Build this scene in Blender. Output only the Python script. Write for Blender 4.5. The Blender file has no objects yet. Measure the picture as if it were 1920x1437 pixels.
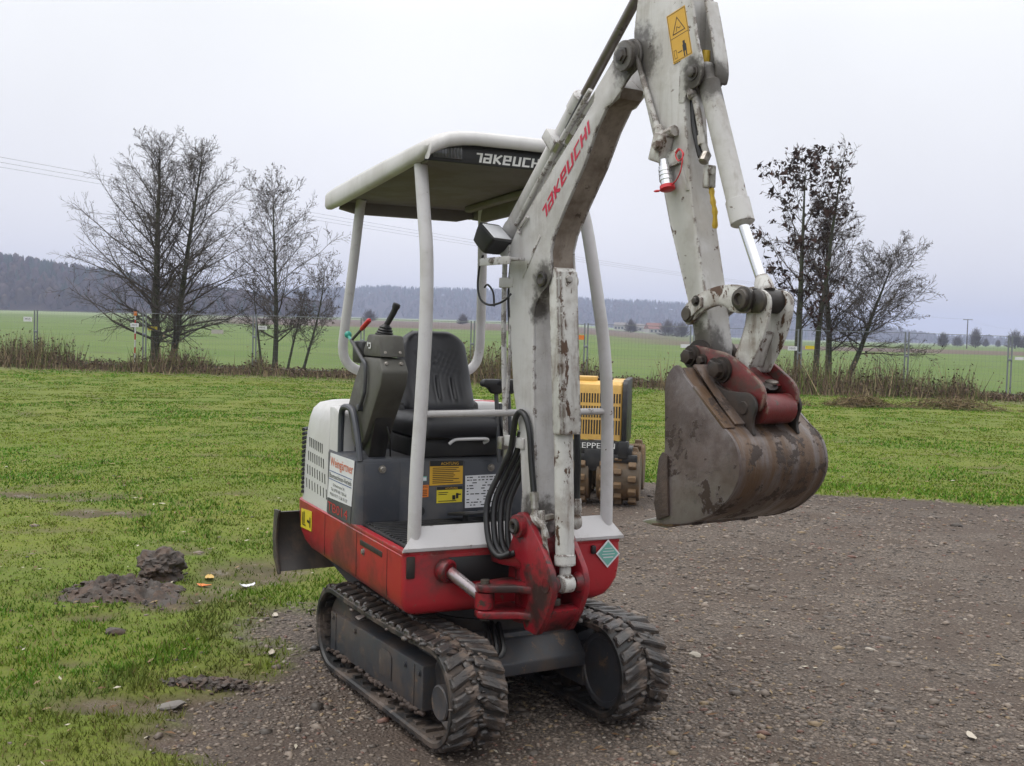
import bpy, bmesh, math, random
import numpy as np
from mathutils import Vector, Matrix

rng = random.Random(7)
nrg = np.random.default_rng(11)
scene = bpy.context.scene
col = scene.collection
R = math.radians

# ------------------------------------------------------------------ camera
CAM = Vector((4.10546, -2.24936, 1.56348))
YAW, PIT, ROL = R(149.95158), R(-2.66755), R(1.50609)
cd = bpy.data.cameras.new('camera')
cam = bpy.data.objects.new('camera', cd)
col.objects.link(cam)
fw = Vector((math.cos(YAW) * math.cos(PIT), math.sin(YAW) * math.cos(PIT), math.sin(PIT)))
r0 = fw.cross(Vector((0, 0, 1))).normalized()
u0 = r0.cross(fw)
cr = math.cos(ROL) * r0 + math.sin(ROL) * u0
cu = -math.sin(ROL) * r0 + math.cos(ROL) * u0
mw = Matrix((cr, cu, -fw)).transposed().to_4x4()
mw.translation = CAM
cam.matrix_world = mw
cd.sensor_width = 36
cd.lens = 2073.48 / 1920 * 36
cd.clip_start = 0.05
cd.clip_end = 9000
scene.camera = cam
FW2 = np.array([fw.x, fw.y]) / math.hypot(fw.x, fw.y)
RT2 = np.array([FW2[1], -FW2[0]])

# ------------------------------------------------------------------ world: overcast sky
SUN_EL, SUN_AZ = R(62), R(-118)         # brightest part of the cloud cover: high, to the left of the camera
world = bpy.data.worlds.new('World')
scene.world = world
world.use_nodes = True
wt = world.node_tree
bg = wt.nodes['Background']
sky = wt.nodes.new('ShaderNodeTexSky')
sky.sky_type = 'NISHITA'
sky.sun_disc = False
sky.sun_elevation = SUN_EL
sky.sun_rotation = R(90) - SUN_AZ
sky.air_density = 1.0
sky.dust_density = 3.0
tc = wt.nodes.new('ShaderNodeTexCoord')
sx = wt.nodes.new('ShaderNodeSeparateXYZ')
wt.links.new(tc.outputs['Generated'], sx.inputs[0])
rp = wt.nodes.new('ShaderNodeValToRGB')
rp.color_ramp.elements[0].position = 0.0
rp.color_ramp.elements[0].color = (0.70, 0.69, 0.725, 1)
rp.color_ramp.elements[1].position = 1.0
rp.color_ramp.elements[1].color = (2.0, 2.0, 2.0, 1)
for p, c in ((0.10, (0.79, 0.79, 0.83, 1)), (0.26, (0.86, 0.87, 0.885, 1))):
    e = rp.color_ramp.elements.new(p)
    e.color = c
wt.links.new(sx.outputs['Z'], rp.inputs[0])
cl = wt.nodes.new('ShaderNodeTexNoise')
cl.inputs['Scale'].default_value = 1.6
cl.inputs['Detail'].default_value = 5
cl.inputs['Roughness'].default_value = 0.45
wt.links.new(tc.outputs['Generated'], cl.inputs['Vector'])
cm = wt.nodes.new('ShaderNodeMapRange')
cm.inputs['From Min'].default_value = 0.3
cm.inputs['From Max'].default_value = 0.7
cm.inputs['To Min'].default_value = 8.9
cm.inputs['To Max'].default_value = 10.9
wt.links.new(cl.outputs['Fac'], cm.inputs['Value'])
sc1 = wt.nodes.new('ShaderNodeVectorMath')
sc1.operation = 'SCALE'
wt.links.new(rp.outputs['Color'], sc1.inputs[0])
wt.links.new(cm.outputs[0], sc1.inputs['Scale'])
mx = wt.nodes.new('ShaderNodeMix')
mx.data_type = 'RGBA'
mx.inputs[0].default_value = 0.94
wt.links.new(sky.outputs[0], mx.inputs[6])
wt.links.new(sc1.outputs[0], mx.inputs[7])
wt.links.new(mx.outputs[2], bg.inputs['Color'])
bg.inputs['Strength'].default_value = 0.125

sd = bpy.data.lights.new('sun', 'SUN')
sd.energy = 1.2
sd.angle = R(35)
sd.color = (1.0, 0.97, 0.93)
sun = bpy.data.objects.new('sun', sd)
col.objects.link(sun)
sdir = Vector((math.cos(SUN_EL) * math.cos(SUN_AZ), math.cos(SUN_EL) * math.sin(SUN_AZ), math.sin(SUN_EL)))
sun.rotation_euler = (-sdir).to_track_quat('-Z', 'Y').to_euler()

vs = scene.view_settings
vs.view_transform = 'Standard'
vs.look = 'None'
vs.exposure = 0.0
vs.gamma = 1.0
vs.use_curve_mapping = False
scene.cycles.max_bounces = 6
scene.cycles.diffuse_bounces = 2
scene.cycles.volume_step_rate = 4.0
scene.cycles.use_denoising = True

# ------------------------------------------------------------------ material helpers
def nd(nt, t, ins=None, **at):
    n = nt.nodes.new(t)
    for k, v in at.items():
        setattr(n, k, v)
    for k, v in (ins or {}).items():
        if isinstance(v, bpy.types.NodeSocket):
            nt.links.new(v, n.inputs[k])
        else:
            n.inputs[k].default_value = v
    return n

def mixc(nt, f, a, b, mode='MIX'):
    n = nt.nodes.new('ShaderNodeMix')
    n.data_type = 'RGBA'
    n.blend_type = mode
    for i, v in ((0, f), (6, a), (7, b)):
        if isinstance(v, bpy.types.NodeSocket):
            nt.links.new(v, n.inputs[i])
        else:
            n.inputs[i].default_value = v if i == 0 else (tuple(v) + (1,))[:4]
    return n.outputs[2]

def mr(nt, v, a, b, c=0.0, d=1.0):
    n = nd(nt, 'ShaderNodeMapRange', {'Value': v, 'From Min': a, 'From Max': b, 'To Min': c, 'To Max': d})
    n.interpolation_type = 'SMOOTHSTEP'
    return n.outputs[0]

def mul(nt, a, b, op='MULTIPLY'):
    n = nt.nodes.new('ShaderNodeMath')
    n.operation = op
    for i, v in ((0, a), (1, b)):
        if isinstance(v, bpy.types.NodeSocket):
            nt.links.new(v, n.inputs[i])
        else:
            n.inputs[i].default_value = v
    return n.outputs[0]

def newmat(name):
    m = bpy.data.materials.new(name)
    m.use_nodes = True
    nt = m.node_tree
    return m, nt, nt.nodes['Principled BSDF']

def noise(nt, vec, scale, detail=5, rough=0.6, dist=0.0):
    return nd(nt, 'ShaderNodeTexNoise', {'Vector': vec, 'Scale': scale, 'Detail': detail, 'Roughness': rough, 'Distortion': dist}).outputs['Fac']

MAT = {}
SL = R(-4.21)                                  # upper carriage slewed a little, boom swung a little back
U = Matrix.Rotation(SL, 4, 'Z')
B = Matrix.Translation(U @ Vector((0.45, 0, 0))) @ Matrix.Rotation(SL + R(7), 4, 'Z')
def bpt(x, z, y=-0.05):
    return tuple(B @ Vector((x, y, z)))
def paint(name, base, rough=0.45, dirt=(0.05, 0.035, 0.025), damt=0.35, dscale=4.0, chips=None, chipt=0.62, cscale=14.0,
          speck=0.0, metal=0.0, bump=0.15, streak=0.0, spec=0.5, stretch=1.0, edge=0.0, edgec=(0.07, 0.04, 0.025), grime=()):
    m, nt, b = newmat(name)
    co = nd(nt, 'ShaderNodeTexCoord').outputs['Object']
    c = mixc(nt, mr(nt, noise(nt, co, 1.7, 3), 0.3, 0.7, 0, 0.25), base, tuple(x * 0.86 for x in base))
    n1 = noise(nt, co, dscale, 8, 0.65)
    dm = mul(nt, mr(nt, n1, 0.44, 0.62), damt)
    if streak:
        sv = nd(nt, 'ShaderNodeMapping', {'Vector': co, 'Scale': (16, 16, 1.6)}).outputs[0]
        dm = mul(nt, dm, mul(nt, mr(nt, noise(nt, sv, 1.5, 6, 0.7), 0.5, 0.64), streak), 'ADD')
    c = mixc(nt, dm, c, dirt)
    rr = mr(nt, n1, 0.3, 0.75, rough * 0.85, min(1, rough * 1.5))
    if chips:
        n2 = noise(nt, nd(nt, 'ShaderNodeMapping', {'Vector': co, 'Scale': (1, 1, stretch)}).outputs[0], cscale, 10, 0.72, 0.4)
        cmk = mr(nt, n2, chipt, chipt + 0.02)
        c = mixc(nt, cmk, c, chips)
    if speck:
        dv = nd(nt, 'ShaderNodeVectorMath', {0: co, 1: nd(nt, 'ShaderNodeTexNoise', {'Vector': co, 'Scale': 40.0}).outputs['Color']}, operation='MULTIPLY_ADD')
        dv.inputs[1].default_value = (1, 1, 1)
        jit = nd(nt, 'ShaderNodeVectorMath', {0: nd(nt, 'ShaderNodeTexNoise', {'Vector': co, 'Scale': 55.0, 'Detail': 3.0}).outputs['Color'], 'Scale': 0.03}, operation='SCALE')
        nt.links.new(jit.outputs[0], dv.inputs[2])
        vo = nd(nt, 'ShaderNodeTexVoronoi', {'Vector': dv.outputs[0], 'Scale': 58.0, 'Randomness': 1.0})
        rnd = nd(nt, 'ShaderNodeSeparateColor', {0: vo.outputs['Color']}).outputs[0]
        rad = mul(nt, mr(nt, rnd, 0.55, 1.0), 0.34)
        sk = mul(nt, mr(nt, mul(nt, rad, vo.outputs['Distance'], 'SUBTRACT'), 0.0, 0.06), mul(nt, mr(nt, noise(nt, co, 5, 3), 0.46, 0.56), speck))
        c = mixc(nt, sk, c, tuple(x * 0.9 for x in dirt))
    if edge:
        bv = nd(nt, 'ShaderNodeBevel', {'Radius': 0.016}, samples=4)
        gn = nd(nt, 'ShaderNodeNewGeometry')
        dt = nd(nt, 'ShaderNodeVectorMath', {0: bv.outputs[0], 1: gn.outputs['Normal']}, operation='DOT_PRODUCT')
        ew = mul(nt, mr(nt, dt.outputs['Value'], 0.996, 0.965), mr(nt, noise(nt, co, 19, 8, 0.75), 0.66 - 0.19 * edge, 0.69 - 0.19 * edge))
        c = mixc(nt, ew, c, edgec)
    for (gp_, gr_) in grime:
        ds = nd(nt, 'ShaderNodeVectorMath', {0: co, 1: tuple(gp_)}, operation='DISTANCE')
        gmk = mul(nt, mr(nt, mul(nt, ds.outputs['Value'], mul(nt, noise(nt, co, 22, 7, 0.7), -gr_ * 1.6), 'ADD'), gr_ * 0.35, -gr_ * 0.25), 0.85)
        c = mixc(nt, gmk, c, (0.035, 0.028, 0.022))
    nt.links.new(c, b.inputs['Base Color'])
    nt.links.new(rr, b.inputs['Roughness'])
    b.inputs['Metallic'].default_value = metal
    b.inputs['Specular IOR Level'].default_value = spec
    if bump:
        bp = nd(nt, 'ShaderNodeBump', {'Height': noise(nt, co, 45, 8, 0.7), 'Strength': bump, 'Distance': 0.006})
        nt.links.new(bp.outputs[0], b.inputs['Normal'])
    MAT[name] = m
    return m

def plain(name, base, rough=0.5, metal=0.0, spec=0.5):
    m, nt, b = newmat(name)
    co = nd(nt, 'ShaderNodeTexCoord').outputs['Object']
    c = mixc(nt, mr(nt, noise(nt, co, 12, 5), 0.35, 0.7, 0, 0.3), base, tuple(x * 0.75 for x in base))
    nt.links.new(c, b.inputs['Base Color'])
    b.inputs['Roughness'].default_value = rough
    b.inputs['Metallic'].default_value = metal
    b.inputs['Specular IOR Level'].default_value = spec
    MAT[name] = m
    return m

def vcol(name, rough=0.8, spec=0.3, trans=0.0):
    m, nt, b = newmat(name)
    a = nd(nt, 'ShaderNodeAttribute', attribute_name='Col')
    nt.links.new(a.outputs['Color'], b.inputs['Base Color'])
    b.inputs['Roughness'].default_value = rough
    b.inputs['Specular IOR Level'].default_value = spec
    if trans:
        b.inputs['Transmission Weight'].default_value = 0
        b.inputs['Subsurface Weight'].default_value = 0
    MAT[name] = m
    return m

RUST = (0.075, 0.038, 0.02)
MUD = (0.06, 0.043, 0.032)
paint('boom_white', (0.50, 0.49, 0.485), 0.42, dirt=(0.16, 0.12, 0.09), damt=0.2, dscale=5, chips=RUST, chipt=0.66, cscale=18, speck=0.75, streak=0.16, edge=0.7, grime=((bpt(0.60, 2.49), 0.11), (bpt(0.12, 1.762), 0.07), (bpt(0.09, 1.64), 0.06), (bpt(0.10, 0.86), 0.10)))
paint('arm_white', (0.49, 0.48, 0.465), 0.45, dirt=(0.19, 0.15, 0.10), damt=0.28, dscale=6, chips=RUST, chipt=0.63, cscale=17, speck=0.8, streak=0.24, edge=0.8, grime=((bpt(0.62, 2.48), 0.12), (bpt(0.905, 2.38), 0.06), (bpt(0.985, 1.52), 0.10), (bpt(0.94, 2.36, 0.0), 0.08)))
paint('worn_white', (0.52, 0.515, 0.49), 0.5, dirt=(0.13, 0.085, 0.055), damt=0.4, dscale=9, chips=RUST, chipt=0.572, cscale=17, stretch=0.5, speck=0.8, streak=0.35, edge=1.0)
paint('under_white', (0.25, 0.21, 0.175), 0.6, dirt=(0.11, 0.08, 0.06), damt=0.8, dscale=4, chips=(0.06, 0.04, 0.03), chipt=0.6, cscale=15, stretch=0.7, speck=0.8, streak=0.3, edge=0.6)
paint('hood_white', (0.55, 0.545, 0.545), 0.35, dirt=(0.3, 0.28, 0.24), damt=0.25, dscale=2.5, bump=0.03)
paint('post_white', (0.51, 0.50, 0.505), 0.4, dirt=(0.25, 0.22, 0.18), damt=0.25, dscale=5, chips=RUST, chipt=0.66, cscale=16, speck=0.35, bump=0.05, edge=0.35)
paint('roof_white', (0.53, 0.52, 0.515), 0.5, dirt=(0.33, 0.31, 0.29), damt=0.3, dscale=3, bump=0.05, streak=0.12)
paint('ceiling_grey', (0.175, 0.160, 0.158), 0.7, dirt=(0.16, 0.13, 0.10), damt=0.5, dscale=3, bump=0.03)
paint('red_paint', (0.33, 0.017, 0.024), 0.32, dirt=(0.05, 0.03, 0.025), damt=0.7, dscale=3.5, chips=(0.16, 0.07, 0.05), chipt=0.635, cscale=15, speck=0.5, bump=0.05, edge=0.5, edgec=(0.2, 0.12, 0.1))
paint('red_bracket', (0.25, 0.012, 0.02), 0.36, dirt=(0.02, 0.014, 0.012), damt=0.95, dscale=6, chips=(0.05, 0.03, 0.025), chipt=0.585, cscale=14, speck=0.3, bump=0.2, edge=0.6, edgec=(0.05, 0.03, 0.028))
paint('coupler_red', (0.125, 0.014, 0.014), 0.42, dirt=(0.05, 0.032, 0.025), damt=0.8, dscale=9, chips=(0.06, 0.035, 0.028), chipt=0.585, cscale=16, speck=0.6, bump=0.3, edge=0.9, edgec=(0.17, 0.13, 0.1))
paint('grey_panel', (0.045, 0.049, 0.060), 0.42, dirt=(0.13, 0.115, 0.10), damt=0.35, dscale=4, bump=0.04)
paint('console_grey', (0.086, 0.083, 0.072), 0.55, dirt=(0.05, 0.045, 0.04), damt=0.4, dscale=6, bump=0.12)
paint('frame_grey', (0.036, 0.038, 0.044), 0.5, dirt=(0.075, 0.055, 0.042), damt=0.7, dscale=5, chips=(0.11, 0.075, 0.05), chipt=0.61, cscale=10, streak=0.25, edge=0.5, edgec=(0.1, 0.08, 0.065))
paint('black_plastic', (0.012, 0.012, 0.013), 0.42, dirt=(0.05, 0.045, 0.04), damt=0.3, dscale=8, bump=0.05)
paint('vinyl', (0.011, 0.011, 0.014), 0.38, dirt=(0.03, 0.03, 0.03), damt=0.3, dscale=5, bump=0.06)
paint('hose_rubber', (0.010, 0.010, 0.011), 0.34, dirt=(0.03, 0.027, 0.025), damt=0.3, dscale=8, bump=0.05)
paint('track_rubber', (0.012, 0.0115, 0.0115), 0.55, dirt=(0.085, 0.062, 0.047), damt=0.9, dscale=7, chips=(0.11, 0.085, 0.07), chipt=0.57, cscale=7, bump=0.4)
paint('lug_rubber', (0.034, 0.030, 0.028), 0.34, dirt=(0.105, 0.078, 0.06), damt=1.0, dscale=9, chips=(0.03, 0.027, 0.026), chipt=0.55, cscale=9, bump=0.5)
paint('bucket_steel', (0.125, 0.098, 0.086), 0.36, dirt=(0.052, 0.030, 0.020), damt=1.0, dscale=5.5, chips=(0.04, 0.02, 0.014), chipt=0.56, cscale=8, speck=1.0, metal=0.25, bump=0.35)
paint('bucket_side', (0.150, 0.122, 0.112), 0.48, dirt=(0.060, 0.037, 0.028), damt=0.9, dscale=3.4, chips=(0.035, 0.017, 0.012), chipt=0.6, cscale=5.5, speck=1.0, bump=0.35)
def bucket_mat(name, a, b_, c_, d_, sc, met=0.45):
    m, nt, b = newmat(name)
    co = nd(nt, 'ShaderNodeTexCoord').outputs['Object']
    sv = nd(nt, 'ShaderNodeMapping', {'Vector': co, 'Scale': sc}).outputs[0]
    n1 = noise(nt, sv, 1.0, 8, 0.65)
    n2 = noise(nt, co, 5.0, 8, 0.68)
    n3 = noise(nt, co, 42.0, 5, 0.7)
    n4 = noise(nt, nd(nt, 'ShaderNodeMapping', {'Vector': co, 'Location': (3, 5, 1)}).outputs[0], 9.0, 9, 0.7)
    c = mixc(nt, mr(nt, n1, 0.40, 0.60), a, b_)
    c = mixc(nt, mr(nt, n2, 0.48, 0.62, 0, 0.8), c, c_)
    c = mixc(nt, mr(nt, n3, 0.55, 0.70, 0, 0.6), c, tuple(x * 0.45 for x in a))
    mk_ = mr(nt, n4, 0.545, 0.575)
    c = mixc(nt, mk_, c, d_)
    nt.links.new(c, b.inputs['Base Color'])
    nt.links.new(mr(nt, mul(nt, n1, mk_, 'ADD'), 0.4, 0.8, 0.30, 0.62), b.inputs['Roughness'])
    nt.links.new(mr(nt, mk_, 0, 1, met, 0.0), b.inputs['Metallic'])
    bp = nd(nt, 'ShaderNodeBump', {'Height': mul(nt, mul(nt, n3, 0.5), mul(nt, mk_, 1.2), 'ADD'), 'Strength': 0.5, 'Distance': 0.006})
    nt.links.new(bp.outputs[0], b.inputs['Normal'])
    MAT[name] = m
paint('dark_steel', (0.03, 0.026, 0.024), 0.5, dirt=(0.05, 0.033, 0.024), damt=0.7, dscale=9, metal=0.3, bump=0.3)
paint('blade_steel', (0.04, 0.034, 0.03), 0.5, dirt=(0.10, 0.07, 0.05), damt=0.8, dscale=6, bump=0.3)
paint('grease_pin', (0.028, 0.024, 0.021), 0.3, dirt=(0.1, 0.08, 0.06), damt=0.5, dscale=12, bump=0.3)
paint('bolt_zinc', (0.36, 0.34, 0.31), 0.35, dirt=(0.1, 0.07, 0.05), damt=0.5, dscale=20, metal=0.8, bump=0.1)
paint('rod_worn', (0.34, 0.30, 0.31), 0.3, dirt=(0.20, 0.03, 0.03), damt=0.7, dscale=16, metal=0.7, bump=0.05)
paint('rod_dark', (0.17, 0.155, 0.15), 0.28, dirt=(0.10, 0.07, 0.05), damt=0.5, dscale=9, metal=0.6, bump=0.03)
paint('mud_cake', (0.045, 0.030, 0.023), 0.7, dirt=(0.08, 0.055, 0.042), damt=0.8, dscale=9, bump=1.0)
paint('chrome', (0.74, 0.75, 0.77), 0.12, dirt=(0.4, 0.38, 0.36), damt=0.2, dscale=5, metal=0.9, bump=0.0)
paint('roller_yellow', (0.60, 0.36, 0.085), 0.42, dirt=(0.2, 0.13, 0.05), damt=0.3, dscale=4, bump=0.04)
paint('roller_drum', (0.105, 0.078, 0.052), 0.65, dirt=(0.16, 0.095, 0.045), damt=0.9, dscale=5, bump=0.5)
paint('drum_pad', (0.15, 0.092, 0.045), 0.6, dirt=(0.09, 0.06, 0.04), damt=0.8, dscale=14, bump=0.4)
bucket_mat('bucket_steel', (0.135, 0.118, 0.114), (0.098, 0.058, 0.033), (0.052, 0.032, 0.023), (0.032, 0.019, 0.013), (2.0, 17.0, 2.0), 0.3)
bucket_mat('bucket_side', (0.140, 0.122, 0.118), (0.088, 0.064, 0.056), (0.048, 0.030, 0.024), (0.030, 0.016, 0.011), (3.0, 3.0, 3.0), 0.1)
plain('logo_red', (0.50, 0.02, 0.055), 0.4)
plain('logo_white', (0.70, 0.70, 0.68), 0.4)
plain('decal_white', (0.66, 0.66, 0.68), 0.4)
plain('decal_yellow', (0.60, 0.34, 0.03), 0.4)
plain('decal_yellow_green', (0.62, 0.50, 0.03), 0.4)
plain('decal_orange', (0.70, 0.20, 0.03), 0.4)
plain('decal_black', (0.012, 0.012, 0.012), 0.45)
plain('decal_teal', (0.16, 0.42, 0.36), 0.4)
plain('decal_blue', (0.04, 0.08, 0.25), 0.4)
plain('decal_ink_orange', (0.62, 0.10, 0.02), 0.4)
plain('decal_ink_red', (0.45, 0.02, 0.03), 0.4)
plain('knob_green', (0.03, 0.28, 0.22), 0.35)
plain('knob_red', (0.55, 0.02, 0.03), 0.35)
plain('wire_red', (0.55, 0.03, 0.04), 0.4)
plain('seal_yellow', (0.5, 0.33, 0.03), 0.5)
plain('lens', (0.80, 0.81, 0.84), 0.15, spec=0.9)
plain('lens_dark', (0.06, 0.063, 0.065), 0.1, spec=0.9)
plain('fence_zinc', (0.20, 0.215, 0.23), 0.5, 0.3)
plain('concrete', (0.28, 0.27, 0.25), 0.85)
plain('wood_pole', (0.075, 0.065, 0.058), 0.85)
plain('cable_dark', (0.16, 0.16, 0.17), 0.6)
plain('house_wall', (0.40, 0.38, 0.35), 0.8)
plain('house_roof', (0.20, 0.085, 0.06), 0.8)
plain('window_dark', (0.03, 0.035, 0.04), 0.2)
paint('bark', (0.045, 0.043, 0.032), 0.9, dirt=(0.055, 0.065, 0.03), damt=0.8, dscale=3, bump=0.6)
paint('bark_mossy', (0.05, 0.055, 0.028), 0.9, dirt=(0.03, 0.025, 0.02), damt=0.8, dscale=3, bump=0.6)
plain('twig', (0.085, 0.071, 0.062), 0.9)
vcol('grass_blades', 0.7, 0.12)
vcol('weeds', 0.85, 0.15)
vcol('stones', 0.55, 0.4)
vcol('forest_mass', 0.95, 0.0)
vcol('dead_leaves', 0.8, 0.2)

# ------------------------------------------------------------------ mesh helpers
I4 = Matrix.Identity(4)
class MB:
    def __init__(s, fr=I4):
        s.v, s.f, s.fr = [], [], fr
    def add(s, vs_, fs):
        o = len(s.v)
        s.v += [tuple(v) for v in vs_]
        s.f += [tuple(i + o for i in f) for f in fs]
        return s
    def bm(s, bm, mat=None):
        if mat is not None:
            bm.transform(mat)
        bm.verts.index_update()
        s.add([v.co for v in bm.verts], [[v.index for v in f.verts] for f in bm.faces])
        bm.free()
        return s
    def box(s, c, size, bev=0.004, rot=None, seg=2):
        bm = bmesh.new()
        bmesh.ops.create_cube(bm, size=1)
        for v in bm.verts:
            v.co = Vector((v.co.x * size[0], v.co.y * size[1], v.co.z * size[2]))
        if bev:
            bmesh.ops.bevel(bm, geom=bm.edges[:], offset=min(bev, min(size) * 0.45), segments=seg, affect='EDGES', profile=0.5)
        m = Matrix.Translation(Vector(c))
        if rot is not None:
            m = m @ rot
        return s.bm(bm, m)
    def prism(s, poly, axis, a, b, bev=0.004, seg=2):
        # polygon in the plane across `axis` ('x': (y,z), 'y': (x,z), 'z': (x,y)), extruded from a to b
        mk = {'x': lambda p, t: (t, p[0], p[1]), 'y': lambda p, t: (p[0], t, p[1]), 'z': lambda p, t: (p[0], p[1], t)}[axis]
        bm = bmesh.new()
        va = [bm.verts.new(mk(p, a)) for p in poly]
        vb = [bm.verts.new(mk(p, b)) for p in poly]
        n = len(poly)
        bm.faces.new(va)
        bm.faces.new(vb[::-1])
        for i in range(n):
            bm.faces.new((va[i], vb[i], vb[(i + 1) % n], va[(i + 1) % n]))
        bmesh.ops.recalc_face_normals(bm, faces=bm.faces[:])
        if bev:
            ed = [e for e in bm.edges if len(e.link_faces) == 2 and e.calc_face_angle(0) > 0.5]
            bmesh.ops.bevel(bm, geom=ed, offset=bev, segments=seg, affect='EDGES', profile=0.5, clamp_overlap=True)
        return s.bm(bm)
    def tube(s, pts, r, seg=10, caps=True):
        P = [Vector(p) for p in pts]
        n = len(P)
        rr = r if isinstance(r, (list, tuple)) else [r] * n
        d0 = (P[1] - P[0]).normalized()
        up = Vector((0, 0, 1)) if abs(d0.z) < 0.9 else Vector((1, 0, 0))
        nx = d0.cross(up).normalized()
        vs_, fs = [], []
        for i in range(n):
            a = P[i] - P[i - 1] if i else P[1] - P[0]
            b = P[i + 1] - P[i] if i < n - 1 else a
            a = a.normalized() if a.length > 1e-9 else b.normalized()
            b = b.normalized() if b.length > 1e-9 else a
            t = (a + b)
            t = t.normalized() if t.length > 1e-6 else a
            nx = (nx - t * nx.dot(t))
            nx = nx.normalized() if nx.length > 1e-6 else t.orthogonal().normalized()
            ny = t.cross(nx)
            for k in range(seg):
                an = 2 * math.pi * k / seg
                vs_.append(P[i] + (nx * math.cos(an) + ny * math.sin(an)) * rr[i])
        for i in range(n - 1):
            for k in range(seg):
                k2 = (k + 1) % seg
                fs.append((i * seg + k, i * seg + k2, (i + 1) * seg + k2, (i + 1) * seg + k))
        if caps:
            fs.append(tuple(range(seg - 1, -1, -1)))
            fs.append(tuple((n - 1) * seg + k for k in range(seg)))
        return s.add(vs_, fs)
    def cyl(s, a, b, r, seg=16, bev=0.0):
        a, b = Vector(a), Vector(b)
        if bev:
            d = (b - a).normalized() * bev
            return s.tube([a, a + d, b - d, b], [r - bev, r, r, r - bev], seg)
        return s.tube([a, b], r, seg)
    def rev(s, a, d, prof, seg=18):
        a, d = Vector(a), Vector(d).normalized()
        up = d.orthogonal().normalized()
        w = d.cross(up)
        vs_, fs = [], []
        for t, r in prof:
            for k in range(seg):
                an = 2 * math.pi * k / seg
                vs_.append(a + d * t + (up * math.cos(an) + w * math.sin(an)) * max(r, 1e-5))
        n = len(prof)
        for i in range(n - 1):
            for k in range(seg):
                k2 = (k + 1) % seg
                fs.append((i * seg + k, i * seg + k2, (i + 1) * seg + k2, (i + 1) * seg + k))
        fs.append(tuple(range(seg - 1, -1, -1)))
        fs.append(tuple((n - 1) * seg + k for k in range(seg)))
        return s.add(vs_, fs)
    def loft(s, secs):
        # secs: list of closed loops of equal length
        n = len(secs[0])
        vs_ = [p for sct in secs for p in sct]
        fs = []
        for i in range(len(secs) - 1):
            for k in range(n):
                k2 = (k + 1) % n
                fs.append((i * n + k, i * n + k2, (i + 1) * n + k2, (i + 1) * n + k))
        fs.append(tuple(range(n - 1, -1, -1)))
        fs.append(tuple((len(secs) - 1) * n + k for k in range(n)))
        return s.add(vs_, fs)
    def ball(s, c, r, sc=(1, 1, 1), sub=2, jit=0.0, rg=rng):
        bm = bmesh.new()
        bmesh.ops.create_icosphere(bm, subdivisions=sub, radius=1)
        for v in bm.verts:
            k = 1 + rg.uniform(-jit, jit)
            v.co = Vector((v.co.x * sc[0], v.co.y * sc[1], v.co.z * sc[2])) * r * k
        return s.bm(bm, Matrix.Translation(Vector(c)))
    def build(s, name, mat, parent=None, ang=35, label=None, flat=False, origin=None):
        me = bpy.data.meshes.new(name)
        V = [s.fr @ Vector(v) for v in s.v]
        if origin is not None:
            o_ = Vector(origin)
            V = [v - o_ for v in V]
        me.from_pydata(V, [], s.f)
        me.materials.append(MAT[mat])
        if not flat:
            me.polygons.foreach_set('use_smooth', [True] * len(me.polygons))
            me.set_sharp_from_angle(angle=R(ang))
        me.update()
        o = bpy.data.objects.new(name, me)
        col.objects.link(o)
        if origin is not None:
            o.location = origin
        if parent is not None:
            o.parent = parent
        if label:
            o['label'] = label
        return o

def rrect(x0, x1, y0, y1, z, r=(0.05, 0.05, 0.05, 0.05), n=6):
    # rounded rectangle loop; radii order: (x1,y1), (x0,y1), (x0,y0), (x1,y0)
    out = []
    for (cx, cy, a0, q) in ((x1 - r[0], y1 - r[0], 0, r[0]), (x0 + r[1], y1 - r[1], 90, r[1]),
                            (x0 + r[2], y0 + r[2], 180, r[2]), (x1 - r[3], y0 + r[3], 270, r[3])):
        for k in range(n + 1):
            a = R(a0 + 90 * k / n)
            out.append((cx + q * math.cos(a), cy + q * math.sin(a), z))
    return out

def smooth(pts, n=8, closed=False):
    P = [np.array(p, float) for p in pts]
    out = []
    m = len(P)
    for i in range(m if closed else m - 1):
        g = (lambda j: P[j % m]) if closed else (lambda j: P[min(max(j, 0), m - 1)])
        a, b, c, d = g(i - 1), g(i), g(i + 1), g(i + 2)
        for k in range(n):
            t = k / n
            out.append(tuple(0.5 * (2 * b + (c - a) * t + (2 * a - 5 * b + 4 * c - d) * t * t + (3 * b - a - 3 * c + d) * t ** 3)))
    if not closed:
        out.append(tuple(P[-1]))
    return out

def arc(cx, cz, r, a0, a1, n=8):
    return [(cx + r * math.cos(R(a0 + (a1 - a0) * k / n)), cz + r * math.sin(R(a0 + (a1 - a0) * k / n))) for k in range(n + 1)]

def tag(o, label, cat, group=None, kind=None):
    if label:
        o['label'] = label
    if cat:
        o['category'] = cat
    if group:
        o['group'] = group
    if kind:
        o['kind'] = kind
    return o

def empty(name, loc=(0, 0, 0)):
    e = bpy.data.objects.new(name, None)
    e.empty_display_size = 0.3
    col.objects.link(e)
    e.location = loc
    return e

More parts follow.
